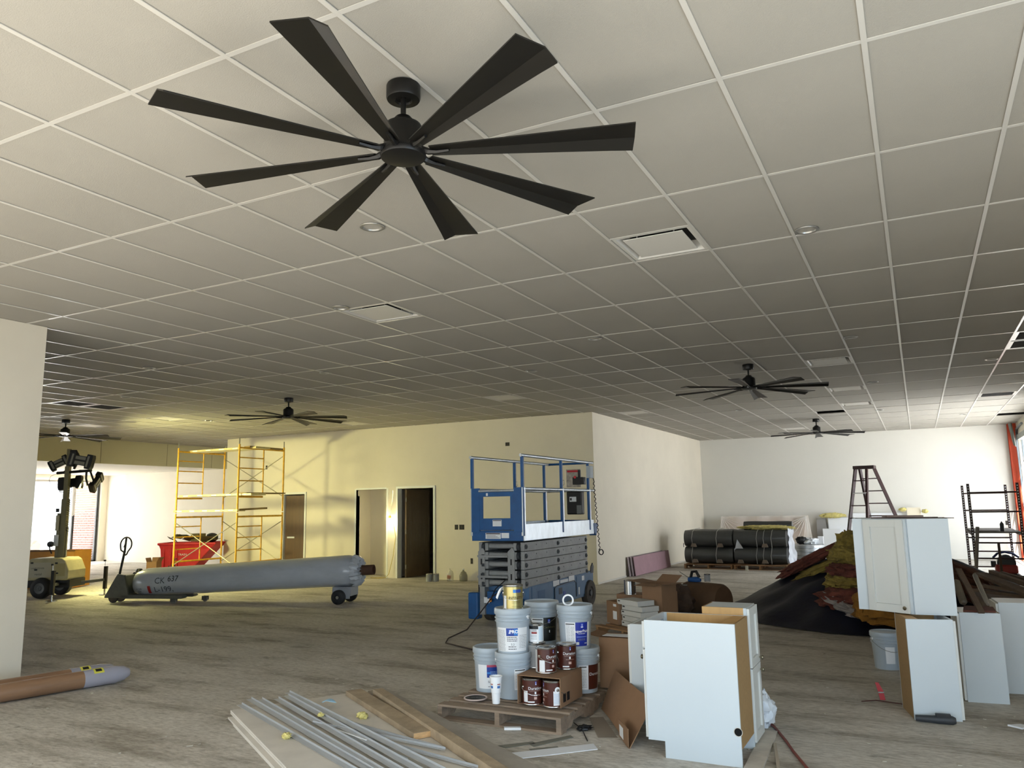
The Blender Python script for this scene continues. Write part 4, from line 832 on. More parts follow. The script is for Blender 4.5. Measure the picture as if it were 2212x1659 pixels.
# outriggers with screw jacks
def outr(a, b):
    MB().bar((*a, .27), (*b, .30), .05, .05).build('outrigger_arm', M('outrigger grey', '#4b4a44', .5), t); x, y = b
    MB().bb(x-.03, x+.03, y-.03, y+.03, .12, .56).build('jack_leg', blk_m, t, bevel=.004); MB().cyl((x, y, .07), .018, .13, 10).build('jack_screw', steel_m, t); MB().cyl((x, y, .010), .10, .016, 18).build('jack_foot', steel_m, t); MB().cyl((x-.02, y, .62), .008, .1, 6).build('crank_stem', steel_m, t); MB().cyl((x-.03, y, .67), .022, .03, 10).build('crank_knob', blk_m, t)
outr((.42, .0), (.78, .22)); outr((.12, -.26), (.36, -.83)); outr((-.5, .1), (-.95, .2))
# the one lit head shines away to the rear
sp = bpy.data.lights.new('tower_lamp', 'AREA'); sp.shape = 'RECTANGLE'; sp.size = .6; sp.size_y = .35; sp.energy = 228; sp.color = (1, .93, .40); sp.spread = R(175)
so = bpy.data.objects.new('tower_lamp', sp); COL.objects.link(so); so.location = T0+Vector((-.03, .30, 2.20)); so.rotation_euler = Vector((.62, 1, -.5)).to_track_quat('-Z', 'Y').to_euler()
# ================================================================ scaffold
X0s, X1s, Y0s, Y1s, ZT = -15.5, -13.52, 12.8, 14.2, 1.54
t = thing('scaffold', 'yellow two-tier ladder-frame scaffold with planks in front of the partition', 'scaffold', (X0s, Y0s, 0)); Lx, Ly = X1s-X0s, Y1s-Y0s
def tb(n, a, b, r=.021, mat=yellow_m): MB().tube([a, b], r, 8).build(n, mat, t, smooth=True)
for x in (0, Lx):
    for lv in (0, 1):
        z0 = lv*ZT+.04
        for y in (0, Ly): tb('post', (x, y, z0), (x, y, z0+ZT-.02))
        tb('top_bar', (x, 0, z0+ZT-.10), (x, Ly, z0+ZT-.10)); tb('bottom_bar', (x, 0, z0+.42), (x, Ly, z0+.42)) if lv == 0 else tb('bottom_bar', (x, 0, z0+.34), (x, Ly*.53, z0+.34))
        tb('inner_post', (x, Ly*.53, z0+.40), (x, Ly*.53, z0+ZT-.10), .015)
        for q in (.70, .98, 1.22): tb('rung', (x, 0, z0+q), (x, Ly*.53, z0+q), .013)
    for y in (0, Ly): tb('base_leg', (x, y, 0), (x, y, .06), .03, steel_m); tb('coupling_pin', (x, y, 2*ZT+.02), (x, y, 2*ZT+.16), .012, steel_m)
for (y, lv) in ((0, 0), (Ly, 0), (Ly, 1)):
    z = lv*ZT+.04
    for a, b_ in (((0, y, z+.35), (Lx, y, z+1.32)), ((0, y, z+1.32), (Lx, y, z+.35))): tb('cross_brace', a, b_, .011, brace_m)
def plank(a, b_, w, z, n=1):
    p = MB().bar((*a, z), (*b_, z), w, .045).build('plank', plank_m, t)
    for k in range(5): u = .1+.2*k; c_ = Vector((*a, z)).lerp(Vector((*b_, z)), u); MB().box(c_.x, c_.y-w/2-.001, c_.z, .16, .002, .028).build('plank_slot', paper_m, p)
plank((-.05, .55), (2.15, .55), .45, 2*ZT-.04); plank((.05, .25), (2.3, .3), .46, 1.97); plank((0, .05), (2.0, .1), .24, 1.62); MB().bar((1.9, .3, 3.06), (2.05, 1.2, 3.04), .22, .03).build('loose_plank', M('brown plank', '#8c7440', .7, var=.2), t)
MB().bar((1.95, .0, 1.63), (2.05, .75, 1.66), .2, .04).build('loose_plank', M('brown plank', '#8c7440', .7, var=.2), t); MB().bar((1.95, .15, 2.0), (2.02, 1.3, 2.0), .3, .03).build('loose_plank', M('brown plank', '#8c7440', .7, var=.2), t)
# ================================================================ red tilt truck full of rubbish
t = thing('tilt_truck', 'red plastic tilt truck heaped with cardboard behind the scaffold', 'dump cart', (-17.70, 14.35, 0), R(27))
def ring_(x0, x1, y, z): return [(x0, -y, z), (x1, -y, z), (x1, y, z), (x0, y, z)]
lv = [ring_(.06, .85, .33, .14), ring_(.05, 1.0, .34, .30), ring_(.03, 1.33, .37, .66), ring_(.0, 1.44, .40, .76), ring_(-.03, 1.48, .43, .77), ring_(-.03, 1.48, .43, .82), ring_(.02, 1.43, .38, .82), ring_(.06, 1.2, .34, .5)]
vs = [p for l in lv for p in l]; fs = [(3, 2, 1, 0)]+[(i*4+k, i*4+(k+1) % 4, i*4+4+(k+1) % 4, i*4+4+k) for i in range(len(lv)-1) for k in range(4)]+[(28, 29, 30, 31)]
MB().add(vs, fs).build('tub', red_m, t, bevel=.02)
for x in (.12, .30, .46): MB().bb(x, x+.03, -.395, -.345, .2, .70).build('rib', red_m, t, bevel=.006)
text('TRASH', .075, lambda x, y: (.62+x, -.385, .52+y), paper_m, t); 
MB().bb(.1, 1.1, -.34, -.31, .10, .14).build('chassis_rail', dgrey_m, t); MB().tube([(1.05, -.33, .14), (1.15, -.33, .03)], .02, 6).build('rear_prop', dgrey_m, t)
for x, y in ((.35, -.34), (.35, .34)): MB().lathe([(0, -.03), (.12, -.03), (.14, 0), (.12, .03), (0, .03)], 20, 'Y', (x, y, .14)).build('wheel', rub_m, t, smooth=True)
rnd = random.Random(5); cbm = M('olive brown cardboard', '#6b5f3c', .9, var=.15, vs=4)
for k in range(11):
    cx, cy = .15+k*.115, rnd.uniform(-.2, .2); a = rnd.uniform(0, PI); l = rnd.uniform(.25, .42)
    o = MB().box(0, 0, 0, l, l*.6, .008).build('cardboard_scrap', cbm, None); o.location = (-17.70+cx*.89-cy*.45, 14.35+cx*.45+cy*.89, .90+.06*math.sin(k*.9)+.015*k*(1 if k < 6 else -.3)); o.rotation_euler = (rnd.uniform(-.5, .5), rnd.uniform(-.35, .35), a)
    tag(o, 'torn cardboard in the red truck load, %s from its left end' % ('first', 'second', 'third', 'fourth', 'fifth', 'sixth', 'seventh', 'eighth', 'ninth', 'tenth', 'last')[k], 'cardboard', 'cardboard scraps in the red tilt truck')
o = MB().add(*(lambda n: ([((.16+.05*N3(math.cos(a)*2, math.sin(a)*2, b_*3))*math.cos(a)*math.cos(b_), (.16+.05*N3(a, b_))*math.sin(a)*math.cos(b_), .12*math.sin(b_)) for b_ in [(-PI/2)+PI*i/8 for i in range(9)] for a in [2*PI*j/14 for j in range(14)]], [(i*14+j, i*14+(j+1) % 14, (i+1)*14+(j+1) % 14, (i+1)*14+j) for i in range(8) for j in range(14)]))(0)).build('rubbish_bag', blk_m, None, smooth=True, loc=(-16.62, 14.9, .93)); tag(o, 'black rubbish bag at the right end of the red truck load', 'bag')
tag(MB().bb(-.14, .14, -.12, .12, 0, .2).build('carton', cbm, None, loc=(-16.92, 14.72, .84)), 'small brown carton on the red truck load', 'box')
# ================================================================ crate, cartons, tank, by the left window
t = thing('plywood_crate', 'orange-brown plywood crate behind the light tower', 'crate', (-17.45, 10.5, 0), R(27)); om = M('orange ply', '#b07a2c', .6, var=.12, vs=3)
for k in range(4): MB().bb(-.3, 1.1, 0, .02, .02+.2*k, .215+.2*k).build('board', om, t)
MB().bb(-.3, -.28, .02, .7, .02, .81).build('end_board', om, t); MB().bb(1.08, 1.1, .02, .7, .02, .81).build('end_board', om, t); MB().bb(-.3, 1.1, .7, .72, .02, .81).build('back_board', om, t); MB().bb(-.3, 1.1, -.02, 0, .50, .545).build('strap', ink_m, t); MB().bb(-.32, 1.12, -.01, .02, .80, .83).build('top_edge', M('dark ply', '#6d4a20', .6), t)
t = carton('carton', 'open carton with a white label on the floor left of the red truck', .26, .22, .42, (-16.80, 13.1, 0), R(20), 'top', flaps=(('l', .1, 70), ('r', .12, 60), ('b', .1, 75))); MB().bb(.05, .15, -.004, -.001, .1, .24).build('label_sheet', paper_m, t)
tag(MB().lathe([(0, 0), (.09, 0), (.09, .2), (.06, .26), (0, .27)], 16).build('dark_jug', blk_m, None, smooth=True, loc=(-16.98, 13.05, 0)), 'dark jug on the floor beside the small open carton', 'jug')
t = thing('flat_box', 'low red and white box beside the small open carton', 'box', (-16.38, 13.0, 0), R(20)); MB().bb(0, .26, 0, .14, 0, .075).build('body', paper_m, t); MB().bb(.10, .262, -.002, .142, .01, .077).build('red_sleeve', red_m, t)
t = thing('hand_pump', 'small grey hand pump stand near the red truck', 'pump', (-15.95, 13.2, 0)); MB().bb(-.12, .12, -.06, .06, 0, .10).build('base', dgrey_m, t); MB().tube([(0, 0, .1), (0, 0, .5), (.08, 0, .5)], .016, 6).build('pipe', dgrey_m, t)
# cans and jug at the partition foot
for x, y, s_ in ((-9.71, 14.75, 'small dusty can at the foot of the open dark doorway, left of two'), (-9.58, 14.82, 'small dusty can at the foot of the open dark doorway, right of two')): can(x, y, 0, s_, 'grey', r=.07, h=.17)
t = thing('clear_jug', 'clear plastic gallon jug on the floor against the partition', 'jug', (-9.34, 15.03, 0)); jm_ = M('clear jug plastic', '#e8e4d4', .15, alpha=.35)
MB().lathe([(0, 0), (.07, .0), (.075, .02), (.075, .15), (.06, .20), (.02, .24), (.02, .27), (0, .27)], 20).build('body', jm_, t, smooth=True); patch(.075, .05, .13, -2.2, -.9, M('jug label', '#c08a6a', .5), t, 'label', .001)
t = thing('clear_jug', 'second clear jug right of the first, throwing a grey shadow', 'jug', (-9.02, 15.06, 0)); MB().lathe([(0, 0), (.085, .0), (.09, .02), (.09, .12), (.06, .19), (.02, .22), (.02, .25), (0, .25)], 20).build('body', M('smoky jug plastic', '#8c8a76', .2, alpha=.6), t, smooth=True); MB().cyl((0, 0, .255), .022, .02, 10).build('cap', white_m, t)
# work lamp hanging between the doorways
t = thing('work_lamp', 'bright caged work lamp hanging on the wall between the doorways', 'lamp', (-11.06, 15.13, 1.30))
MB().cyl((0, 0, 0), .045, .15, 14).build('bulb', M('lamp glow', '#fff2c0', .5, emit=40), t, smooth=True); MB().cyl((0, 0, .10), .03, .07, 12).build('socket', M('orange plug', '#d98a2c', .5), t)
tube1('hook', steel_m, t, [(0, 0, .13), (.03, .06, .5), (.04, .07, .72)], .005, 5); tube1('cord', M('yellow cord', '#c9b23c', .6), t, [(0, 0, .13), (.06, .04, .05), (.12, .07, -.35), (.05, .07, -.8), (-.03, .02, -1.2), (-.1, -.02, -1.285), (-.25, -.1, -1.29), (-.5, -.05, -1.29)], .006, 5)
pl_ = bpy.data.lights.new('work_lamp_light', 'POINT'); pl_.energy = 9; pl_.color = (1, .86, .5); pl_.shadow_soft_size = .07; po = bpy.data.objects.new('work_lamp_light', pl_); COL.objects.link(po); po.location = (-11.06, 15.02, 1.30)
# ================================================================ plastic sheet over the far left window, outside car
t = thing('plastic_sheet', 'torn translucent plastic sheet hung over the far left window', 'sheet', (-24.98, 13.6, 0))
MB().sheet(lambda u, v: (.05*math.sin(u*26)*(.3+v)+.04*N3(u*9, v*4), -3.0+6.75*u, 2.72-(1.15+.28*math.sin(u*PI*3.1+.7)+.10*N3(u*7, 3))*v), 70, 16).build('hanging_film', M('white film', '#fbf6ec', .6, alpha=.5), t, smooth=True)
for a, b_, c_ in (((0, 2.6, 1.5), (.05, 1.9, .9), (.02, 1.3, .35)), ((0, .2, 1.45), (.06, .9, .95), (.02, 1.4, .75)), ((0, .6, 1.5), (.04, .7, 1.2), (.0, .65, 1.0))):
    MB().sheet(lambda u, v, a=a, b_=b_, c_=c_: tuple(Vector(a)*(1-v)**2+2*v*(1-v)*Vector(b_)+Vector(c_)*v*v+Vector((0, .1*(u-.5)*(1+math.sin(v*5)*.4), 0))), 2, 12).build('torn_strip', M('white film', '#f3eee2', .6, alpha=.82), t, smooth=True)
t = thing('parked_car', 'pale parked car seen washed out through the far left window', 'car', (-34.5, 19.5, -.06), R(63)); cm = M('silver car paint', '#c8ccd0', .3, metal=.3)
MB().prism([(-2.1, .3), (2.1, .3), (2.15, .7), (1.9, .9), (1.1, .98), (.6, 1.42), (-1.3, 1.45), (-1.9, 1.0), (-2.15, .95)], -.85, .85, Matrix(((1, 0, 0, 0), (0, 0, -1, 0), (0, 1, 0, 0), (0, 0, 0, 1)))).build('body', cm, t, bevel=.08)
MB().prism([(1.0, .98), (.55, 1.36), (-1.25, 1.39), (-1.6, 1.02)], -.86, .86, Matrix(((1, 0, 0, 0), (0, 0, -1, 0), (0, 1, 0, 0), (0, 0, 0, 1)))).build('windows', M('car glass', '#5d666d', .1), t)
for x in (-1.3, 1.3):
    for y in (-.8, .8): MB().cyl((x, y, .32), .32, .2, 24, 'Y').build('wheel', rub_m, t, smooth=True)
# ================================================================ stacked dark rolls on pallets
pallet('pallet under the left stack of dark rolls', (-5.32, 19.55, 0), 0, 1.17, 1.1, 7, M('tan pallet wood', '#8c6a48', .85, var=.2, vs=5)); pallet('pallet under the right stack of dark rolls', (-4.10, 19.5, 0), 0, 1.22, 1.1, 7, M('tan pallet wood', '#8c6a48', .85, var=.2, vs=5))
def roll(x, y, z, r, L, label, g, sq=1):
    t = thing('material_roll', label, 'roll', (x, y, z), 0, g); n = 36; b = MB(); vs = []; fs = []
    for i in range(13):
        u = i/12; e = .96 if i in (0, 12) else 1
        for k in range(n): a = 2*PI*k/n; w = 1+.012*N3(u*3, a*1.5, x); vs.append((u*L, r*e*w*math.cos(a), r*sq*e*w*math.sin(a)+.003*math.sin(u*9)))
    for i in range(12):
        for k in range(n): fs.append((i*n+k, i*n+(k+1) % n, (i+1)*n+(k+1) % n, (i+1)*n+k))
    fs += [tuple(range(n)), tuple(range(12*n, 13*n))]
    b.add(vs, fs).build('body', insroll_m, t, smooth=True)
    MB().lathe([(.05, -.004), (r*.55, -.004), (r*.58, .0)], 24, 'X', (L, 0, 0)).build('end_core', M('core grey', '#6c6c68', .8), t)
    return t
for bx, L, nm in ((-5.31, 1.18, 'left'), (-4.09, 1.21, 'right')):
    for row, y in enumerate((19.78, 20.30)):
        for lv_ in (0, 1): roll(bx, y, .128+.205+lv_*.40, .205, L, 'dark grey wrapped roll in the %s stack, %s row, %s layer' % (nm, ('front', 'back')[row], ('bottom', 'top')[lv_]), 'dark rolls stacked on pallets')
roll(-3.95, 20.30, 1.03-.02, .12, 1.15, 'thin dark roll lying on top of the right stack', 'dark rolls stacked on pallets'); 
for x, s_ in ((-5.12, 'first from the left'), (-4.52, 'second from the left'), (-3.56, 'third from the left'), (-3.40, 'fourth from the left'), (-3.22, 'fifth from the left')):
    pts = [(x, 19.59, .13), (x-.01, 19.565, .33), (x+.02, 19.60, .53), (x+.01, 19.565, .74), (x+.03, 19.62, .90), (x+.04, 19.8, .955), (x+.05, 20.3, .965)]
    tag(MB().tube(pts, .007, 5).build('strap', M('pale strap', '#8e8d86', .5), None), 'pale strap around the dark rolls, %s' % s_, 'strap', 'straps around the dark rolls')
for x, z, s_ in ((-5.07, .53, 'upper left'), (-4.42, .53, 'upper, second'), (-3.98, .53, 'upper, third'), (-3.36, .53, 'upper right'), (-5.05, .15, 'lower left'), (-4.45, .15, 'lower, second'), (-3.95, .15, 'lower, third'), (-3.38, .15, 'lower right')):
    o = MB().prism([(-.075, 0), (.075, 0), (.045, .085), (-.045, .085)], -.03, .03, Matrix(((1, 0, 0, 0), (0, 0, -1, 0), (0, 1, 0, 0), (0, 0, 0, 1)))).build('wooden_chock', M('chock wood', '#75685a', .85), None, loc=(x, 19.60, z)); tag(o, 'trapezoid wooden chock between the dark rolls, %s of eight' % s_, 'wood block', 'chocks between the dark rolls')
def lump(name, mat, label, cat, c, sx_, sy_, sz_, rz=0, seed=0, nu=40, nv=22, amp=.25, fr_=2.5, rot=None, group=None, sharp=1.0):
    vs = []; fs = []
    for i in range(nv+1):
        b_ = -PI/2+PI*i/nv
        for j in range(nu):
            a = 2*PI*j/nu; d = Vector((math.cos(a)*math.cos(b_), math.sin(a)*math.cos(b_), math.sin(b_)))
            e = Vector([math.copysign(abs(q)**sharp, q) for q in d]); w = 1+amp*noise.fractal(d*fr_+Vector((seed, seed*2.3, 0)), .8, 2.2, 4)
            vs.append((e.x*sx_*w, e.y*sy_*w, e.z*sz_*w))
    for i in range(nv):
        for j in range(nu): fs.append((i*nu+j, i*nu+(j+1) % nu, (i+1)*nu+(j+1) % nu, (i+1)*nu+j))
    o = MB().add(vs, fs).build(name, mat, None, smooth=True); o.location = c; o.rotation_euler = rot or (0, 0, rz); tag(o, label, cat, group); return o
lump('insulation_batt', ins_y2, 'bright yellow insulation batt draped over the right stack of dark rolls', 'insulation', (-3.35, 19.95, .985), .62, .22, .055, 0, 3, 60, 16, .35, 4)
o = MB(); o.sheet(lambda u, v: (.09*math.sin(u*9)*v+.05*N3(u*6, v*6)-.02, .0+.75*u, .95*(1-v)+.04*N3(u*8, v*5, 2)), 26, 20); o = o.build('wrapping_film', M('bunched clear film', '#dfe5ee', .25, alpha=.6), None, smooth=True, loc=(-2.80, 19.62, .03)); tag(o, 'bunched clear wrap at the right end of the dark roll stacks', 'wrap')
MB_ = MB().sheet(lambda u, v: (-4.08+.22*u*(1-v*.6), 19.545-.01*v, .50+.22*v*u-.1*(1-u)*v), 6, 6).build('wrapping_film', M('bunched clear film', '#dfe5ee', .25, alpha=.6), None); tag(MB_, 'loose flap of clear wrap between the two dark roll stacks', 'wrap')
# white wrapped coil beside, red pallet
t = thing('wrapped_coil', 'silver wrapped coil pallet beyond the dark rolls', 'coil', (-2.72, 21.9, 0)); MB().bb(-.3, .45, -.35, .4, .02, .11).build('red_base', M('red brown base', '#7b3b38', .7), t)
for k in range(4): MB().lathe([(.0, .12+k*.095), (.38, .12+k*.095), (.40, .14+k*.095), (.40, .19+k*.095), (.38, .212+k*.095), (0, .212+k*.095)], 30, 'Z', (.05, 0, 0)).build('coil_layer', M('silver film', '#c3c8cc', .25, metal=.5, var=.2, vs=8), t, smooth=True)
lump('red_rag', red_m, 'red plastic scrap on the floor by the silver coil', 'rag', (-3.12, 21.9, .07), .10, .08, .08, 0, 8, 20, 10, .5)
lump('crumpled_film', M('white crumpled film', '#e6eaee', .3), 'white crumpled film heaped on the silver coil', 'wrap', (-2.6, 21.9, .56), .20, .15, .09, 0, 9, 26, 14, .5); lump('crumpled_film', M('white crumpled film', '#e6eaee', .3), 'white crumpled film spilling right of the silver coil', 'wrap', (-2.18, 21.8, .16), .22, .2, .16, 0, 12, 26, 14, .55)
lump('black_bundle', blk_m, 'black folded bundle on top of the silver coil', 'bundle', (-2.82, 21.85, .60), .14, .1, .10, .4, 5, 16, 10, .3); tag(MB().bb(0, .13, 0, .13, 0, .19).build('white_box', white_m, None, loc=(-2.42, 21.9, .505)), 'small white box standing on the silver coil', 'box')
# film-covered panels leaning on the far wall
t = thing('covered_panels', 'low brown panels under clear film against the far wall', 'panels', (-5.32, 23.95, 0)); MB().bb(.05, 2.35, .1, .25, 0, 1.14).build('panel_stack', M('pinkish brown panel', '#b79a86', .8, var=.1), t)
MB().sheet(lambda u, v: (-.02+2.48*u+(.25*v*(u-.4)), .06-.30*v**1.5+.03*math.sin(u*24+v*3), 1.185*(1-v)+.01), 60, 14).build('cover_film', film2_m, t, smooth=True)
for cx_, sg in ((.02, 1), (2.40, -1)):
    for q in range(7):
        a = Vector((cx_, -.005, 1.175)); b_ = a+Vector((sg*(-.12+.22*q), -.30+.03*q, -1.02+.11*q))
        MB().tube([a, a.lerp(b_, .5)+Vector((0, -.02, -.05)), b_], [.012, .009, .005], 5).build('film_fold', M('film fold', '#f0ece6', .4, alpha=.6), t, smooth=True)
# doors and boards leaning on the far wall
for x0, x1, z, y, m_, s_ in ((-2.68, -2.42, 1.10, 24.25, M('grey board', '#9a9894', .6), 'grey narrow board leaning on the far wall'), (-2.36, -1.70, 1.12, 24.2, white_m, 'white board leaning on the far wall, left of the ladder'), (-2.50, -2.04, .82, 24.0, M('soft white board', '#e4e6e6', .5), 'lower white board standing in front of the taller one'), (-1.70, -.25, 1.24, 24.28, white_m, 'wide white board leaning on the far wall behind the ladder'), (-.32, .02, 1.38, 24.1, M('cream card', '#e6dcc4', .7), 'cream board poking above the tilted cabinet')):
    o = MB().bb(x0, x1, -.012, .012, 0, z).build('leaning_board', m_, None, loc=(0, y-.02, .003)); o.rotation_euler = (R(-3), 0, 0); tag(o, s_, 'board')
lump('insulation_batt', ins_y2, 'yellow insulation strip on the boards left of the ladder', 'insulation', (-2.22, 24.12, 1.19), .34, .09, .07, .1, 4, 40, 14, .35, 4); lump('insulation_tuft', ins_y2, 'yellow tuft left of the cream board', 'insulation', (-.42, 24.05, 1.33), .1, .06, .05, 0, 6, 18, 10, .4); lump('insulation_tuft', ins_y2, 'yellow tuft right of the cream board', 'insulation', (.12, 24.05, 1.28), .08, .05, .05, 0, 7, 18, 10, .4)
# pink boards leaning on the side wall
for y0, y1, x, h, s_ in ((17.2, 20.0, -5.80, .42, 'front'), (17.1, 19.9, -5.84, .42, 'middle'), (17.0, 19.7, -5.875, .43, 'back')):
    o = MB().bb(-.008, .008, y0, y1, 0, h).build('pink_panel', M('dusty pink panel', '#a5848c', .8, var=.06) if s_ == 'front' else M('grey pink edge', '#8e7f80', .8), None, loc=(x, 0, .004)); o.rotation_euler = (0, R(-6), 0); tag(o, 'long pinkish panel leaning on the side wall, %s of three' % s_, 'panel', 'pinkish panels leaning on the side wall')
tag(MB().bb(-.02, .04, -.02, .02, 0, .12).build('small_block', M('grey white block', '#b9b6a2', .8), None, loc=(-3.76, 19.25, 0)), 'small pale block on the floor in front of the dark rolls', 'block')
# ================================================================ red step ladder
t = thing('step_ladder', 'red fibreglass step ladder, silhouette dark, standing behind the insulation pile', 'ladder', (-1.10, 20.6, 0), R(-10))
def pt(x, y, z): return (x, y, z)
H_ = 2.36
fA, fB = ((-.30, -.62, 0), (-.22, -.04, H_)), ((.16, -.62, 0), (.06, -.04, H_))
bars = [((-.52, -.45, 0), (-.19, -.05, H_)), ((.0, -.45, 0), (.06, -.05, H_)), ((.05, .45, 0), (-.12, .06, H_)), ((.92, .45, 0), (.20, .06, H_))]
for a, b_ in bars: MB().bar(a, b_, .05, .07).build('rail', silhouette_red_m, t)
def lerp(a, b_, u): return tuple(Vector(a).lerp(Vector(b_), u))
for k in range(1, 8): u = k/8; MB().bar(lerp(*bars[0], u), lerp(*bars[1], u), .07, .025).build('step', steel_m if k % 3 == 0 else silhouette_red_m, t)
for k in range(1, 8): u = k/8+.02; MB().bar(lerp(*bars[2], u), lerp(*bars[3], u), .03, .025).build('rear_rung', silhouette_red_m, t)
MB().bb(-.24, .24, -.12, .12, H_-.02, H_+.06).build('top_cap', M('dark ladder cap', '#2a1512', .5), t, bevel=.012)
# ================================================================ perforated rolling scaffold
t = thing('rolling_scaffold', 'dark red rolling scaffold with perforated uprights near the orange column', 'scaffold', (.80, 16.3, 0)); WX, WY = .75, 2.15
for x in (0, WX):
    for y in (0, WY):
        p = MB().bb(x-.022, x+.022, y-.022, y+.022, .14, 1.86).build('upright', rust_m, t); h = MB()
        for k in range(34): h.bb(x-.009, x+.009, y-.0235, y-.0225, .22+k*.048, .24+k*.048)  # pale plates paint the light showing through the punched holes
        h.build('hole_light_patch', M('punch hole light', '#cfd3d8', .8), p, kind='stuff')
        MB().lathe([(0, -.02), (.05, -.02), (.06, 0), (.05, .02), (0, .02)], 18, 'X', (x, y, .06)).build('caster', blk_m, t, smooth=True); MB().bb(x-.03, x+.03, y-.03, y+.03, .10, .15).build('caster_fork', steel_m, t)
for y in (0, WY):
    for z in (1.70, 1.36, .78+.04, .55, .25): MB().tube([(0, y, z), (WX, y, z)], .014, 8).build('rung', rust_m, t, smooth=True)
for x in (0, WX): MB().bar((x, 0, .97), (x, WY, .97), .03, .05).build('side_rail', rust_m, t); MB().bar((x, 0, .16), (x, WY, .16), .03, .04).build('side_rail', rust_m, t)
MB().bb(0, WX, .03, WY-.03, .985, 1.01).build('platform', M('dusty ply', '#5d5650', .85), t); MB().bb(WX*.5-.02, WX*.5+.02, -.02, .01, .05, .83).build('centre_post', M('olive brown post', '#3a2a18', .7), t)
t = thing('caulk_tube', 'dark pointed tube standing on the rolling scaffold deck', 'tube', (1.27, 16.5, 1.012)); MB().lathe([(0, 0), (.032, 0), (.032, .13), (.012, .16), (0, .18)], 14).build('body', dgrey_m, t, smooth=True)
tag(MB().prism([(0, 0), (.3, .05), (.34, .12), (0, .14)], 0, .012).build('thin_offcut', st, None, loc=(.88, 16.45, 1.012)), 'dark offcut lying on the rolling scaffold deck', 'board')
tag(MB().bar((.74, 16.12, .0), (.88, 16.25, 1.1), .05, .03).build('leaning_stick', M('grey timber', '#6f6b66', .8), None), 'grey timber stick leaning on the rolling scaffold', 'timber')
# red floor blower and boxes by the garage door
t = thing('floor_blower', 'red snail-shaped floor blower with dark blue handle', 'blower', (1.35, 17.6, .06)); MB().bb(-.17, .17, -.14, .14, 0, .14).build('base', blk_m, t, bevel=.02); MB().bb(-.18, .18, -.13, .13, .14, .30).build('shroud', M('dark red shroud', '#7a1b10', .5), t, bevel=.03)
MB().cyl((.01, 0, .33), .15, .2, 26, 'Y').build('fan_drum', M('dark grey drum', '#23282c', .5), t, smooth=True); MB().tube([(-.20, 0, .42), (-.12, 0, .50), (0, 0, .53), (.13, 0, .50), (.22, 0, .43)], .02, 8).build('handle', M('navy handle', '#16295c', .5), t, smooth=True); MB().bb(-.24, -.16, -.06, .06, .26, .36).build('outlet', dgrey_m, t)
tag(MB().bb(-.3, .3, -.2, .2, 0, .055).build('low_dolly', rust_m, None, loc=(1.35, 17.6, .002)), 'low dark platform under the red blower', 'platform')
t = carton('carton', 'tall carton by the garage door, white side lit', .34, .4, .42, (1.80, 17.6, 0), R(-6), 'top'); 
tag(MB().bb(0, .012, 0, .38, 0, .40).build('white_sheet', white_m, None, loc=(1.765, 17.62, .002)), 'white board leaning on the tall carton by the garage door', 'board')
for k, (a, b_, w) in enumerate((((.9, 17.9, .02), (2.2, 18.4, .02), .12), ((.7, 18.3, .02), (2.2, 18.9, .02), .10), ((.95, 15.4, .02), (2.1, 14.9, .02), .14), ((.9, 15.1, .025), (2.0, 14.4, .025), .09))): tag(MB().bar(a, b_, w, .03).build('floor_board', M('grey brown plank', '#5c5148', .85, var=.2), None), 'plank on the floor around the rolling scaffold, %s' % ('beyond it, nearer', 'beyond it, farther', 'in front of it, farther', 'in front of it, nearer')[k], 'board')
# ================================================================ tarp and insulation pile
def hgt(x, y):
    dx, dy = (x+.45)/2.35, (y-12.75)/2.3; d = math.hypot(dx, dy)
    return max(0, 1.06*(1-d**1.25))+0
t = thing('tarp_pile', 'dark blue tarpaulin draped over a heap of insulation', 'tarpaulin')
def tp(u, v):
    a = 2*PI*u; r = v; x = -.45+2.35*r*math.cos(a)*(1+.06*N3(math.cos(a)*3, math.sin(a)*3)); y = 12.75+2.3*r*math.sin(a)*(1+.05*N3(a, 2))
    z = 1.02*(1-r**1.2)+.05*N3(x*2.2, y*2.2)*(1 if r < .96 else 0)+.035*math.sin(a*17+r*3)*r*(1-r)*3; return (x, y, max(.012, z))
MB().sheet(tp, 110, 34).build('sheet', tarp_m, t, smooth=True)
ins = [('thick yellow insulation stack beside the tilted cabinet, upper', ins_y_shade, (-.92, 12.55, .98), .21, .34, .16, (0, .1, 0), 1), ('yellow insulation bundle, second layer down beside the cabinet', ins_y_shade, (-.97, 12.25, .82), .24, .34, .13, (0, .1, .4), 2),
 ('pinkish insulation layer beside the tilted cabinet', ins_p_shade, (-.93, 11.85, .62), .28, .34, .11, (0, .1, .2), 3), ('yellow insulation layer below the pinkish one', ins_y_shade, (-.95, 11.55, .50), .28, .32, .10, (.1, .1, .2), 4), ('dark pink crumpled insulation low on the pile', ins_p_shade, (-.95, 11.2, .33), .32, .30, .14, (.1, 0, .2), 5),
 ('long pink batt sliding down the left slope of the tarp', ins_p_shade, (-1.50, 12.55, .74), .52, .30, .075, (0, R(-27), .1), 6), ('yellow batt under the long pink one', ins_y_shade, (-1.32, 12.35, .64), .42, .26, .07, (0, R(-25), .1), 7),
 ('brown insulation slope right of the tilted cabinet, upper', M('brown batt', '#4d2a17', 1, var=.35, vs=7, bump=.8, bs=40), (.40, 12.0, .60), .44, .44, .13, (0, R(30), 0), 8), ('brown insulation slope right of the tilted cabinet, lower', M('brown batt', '#4d2a17', 1, var=.35, vs=7, bump=.8, bs=40), (.55, 11.4, .42), .44, .44, .14, (0, R(26), .3), 9),
 ('orange yellow batt beneath the tilted cabinet', M('orange batt', '#8a5f22', 1, var=.25, vs=8, bump=.8, bs=40), (-.42, 10.6, .36), .38, .30, .22, (0, 0, 0), 10)]
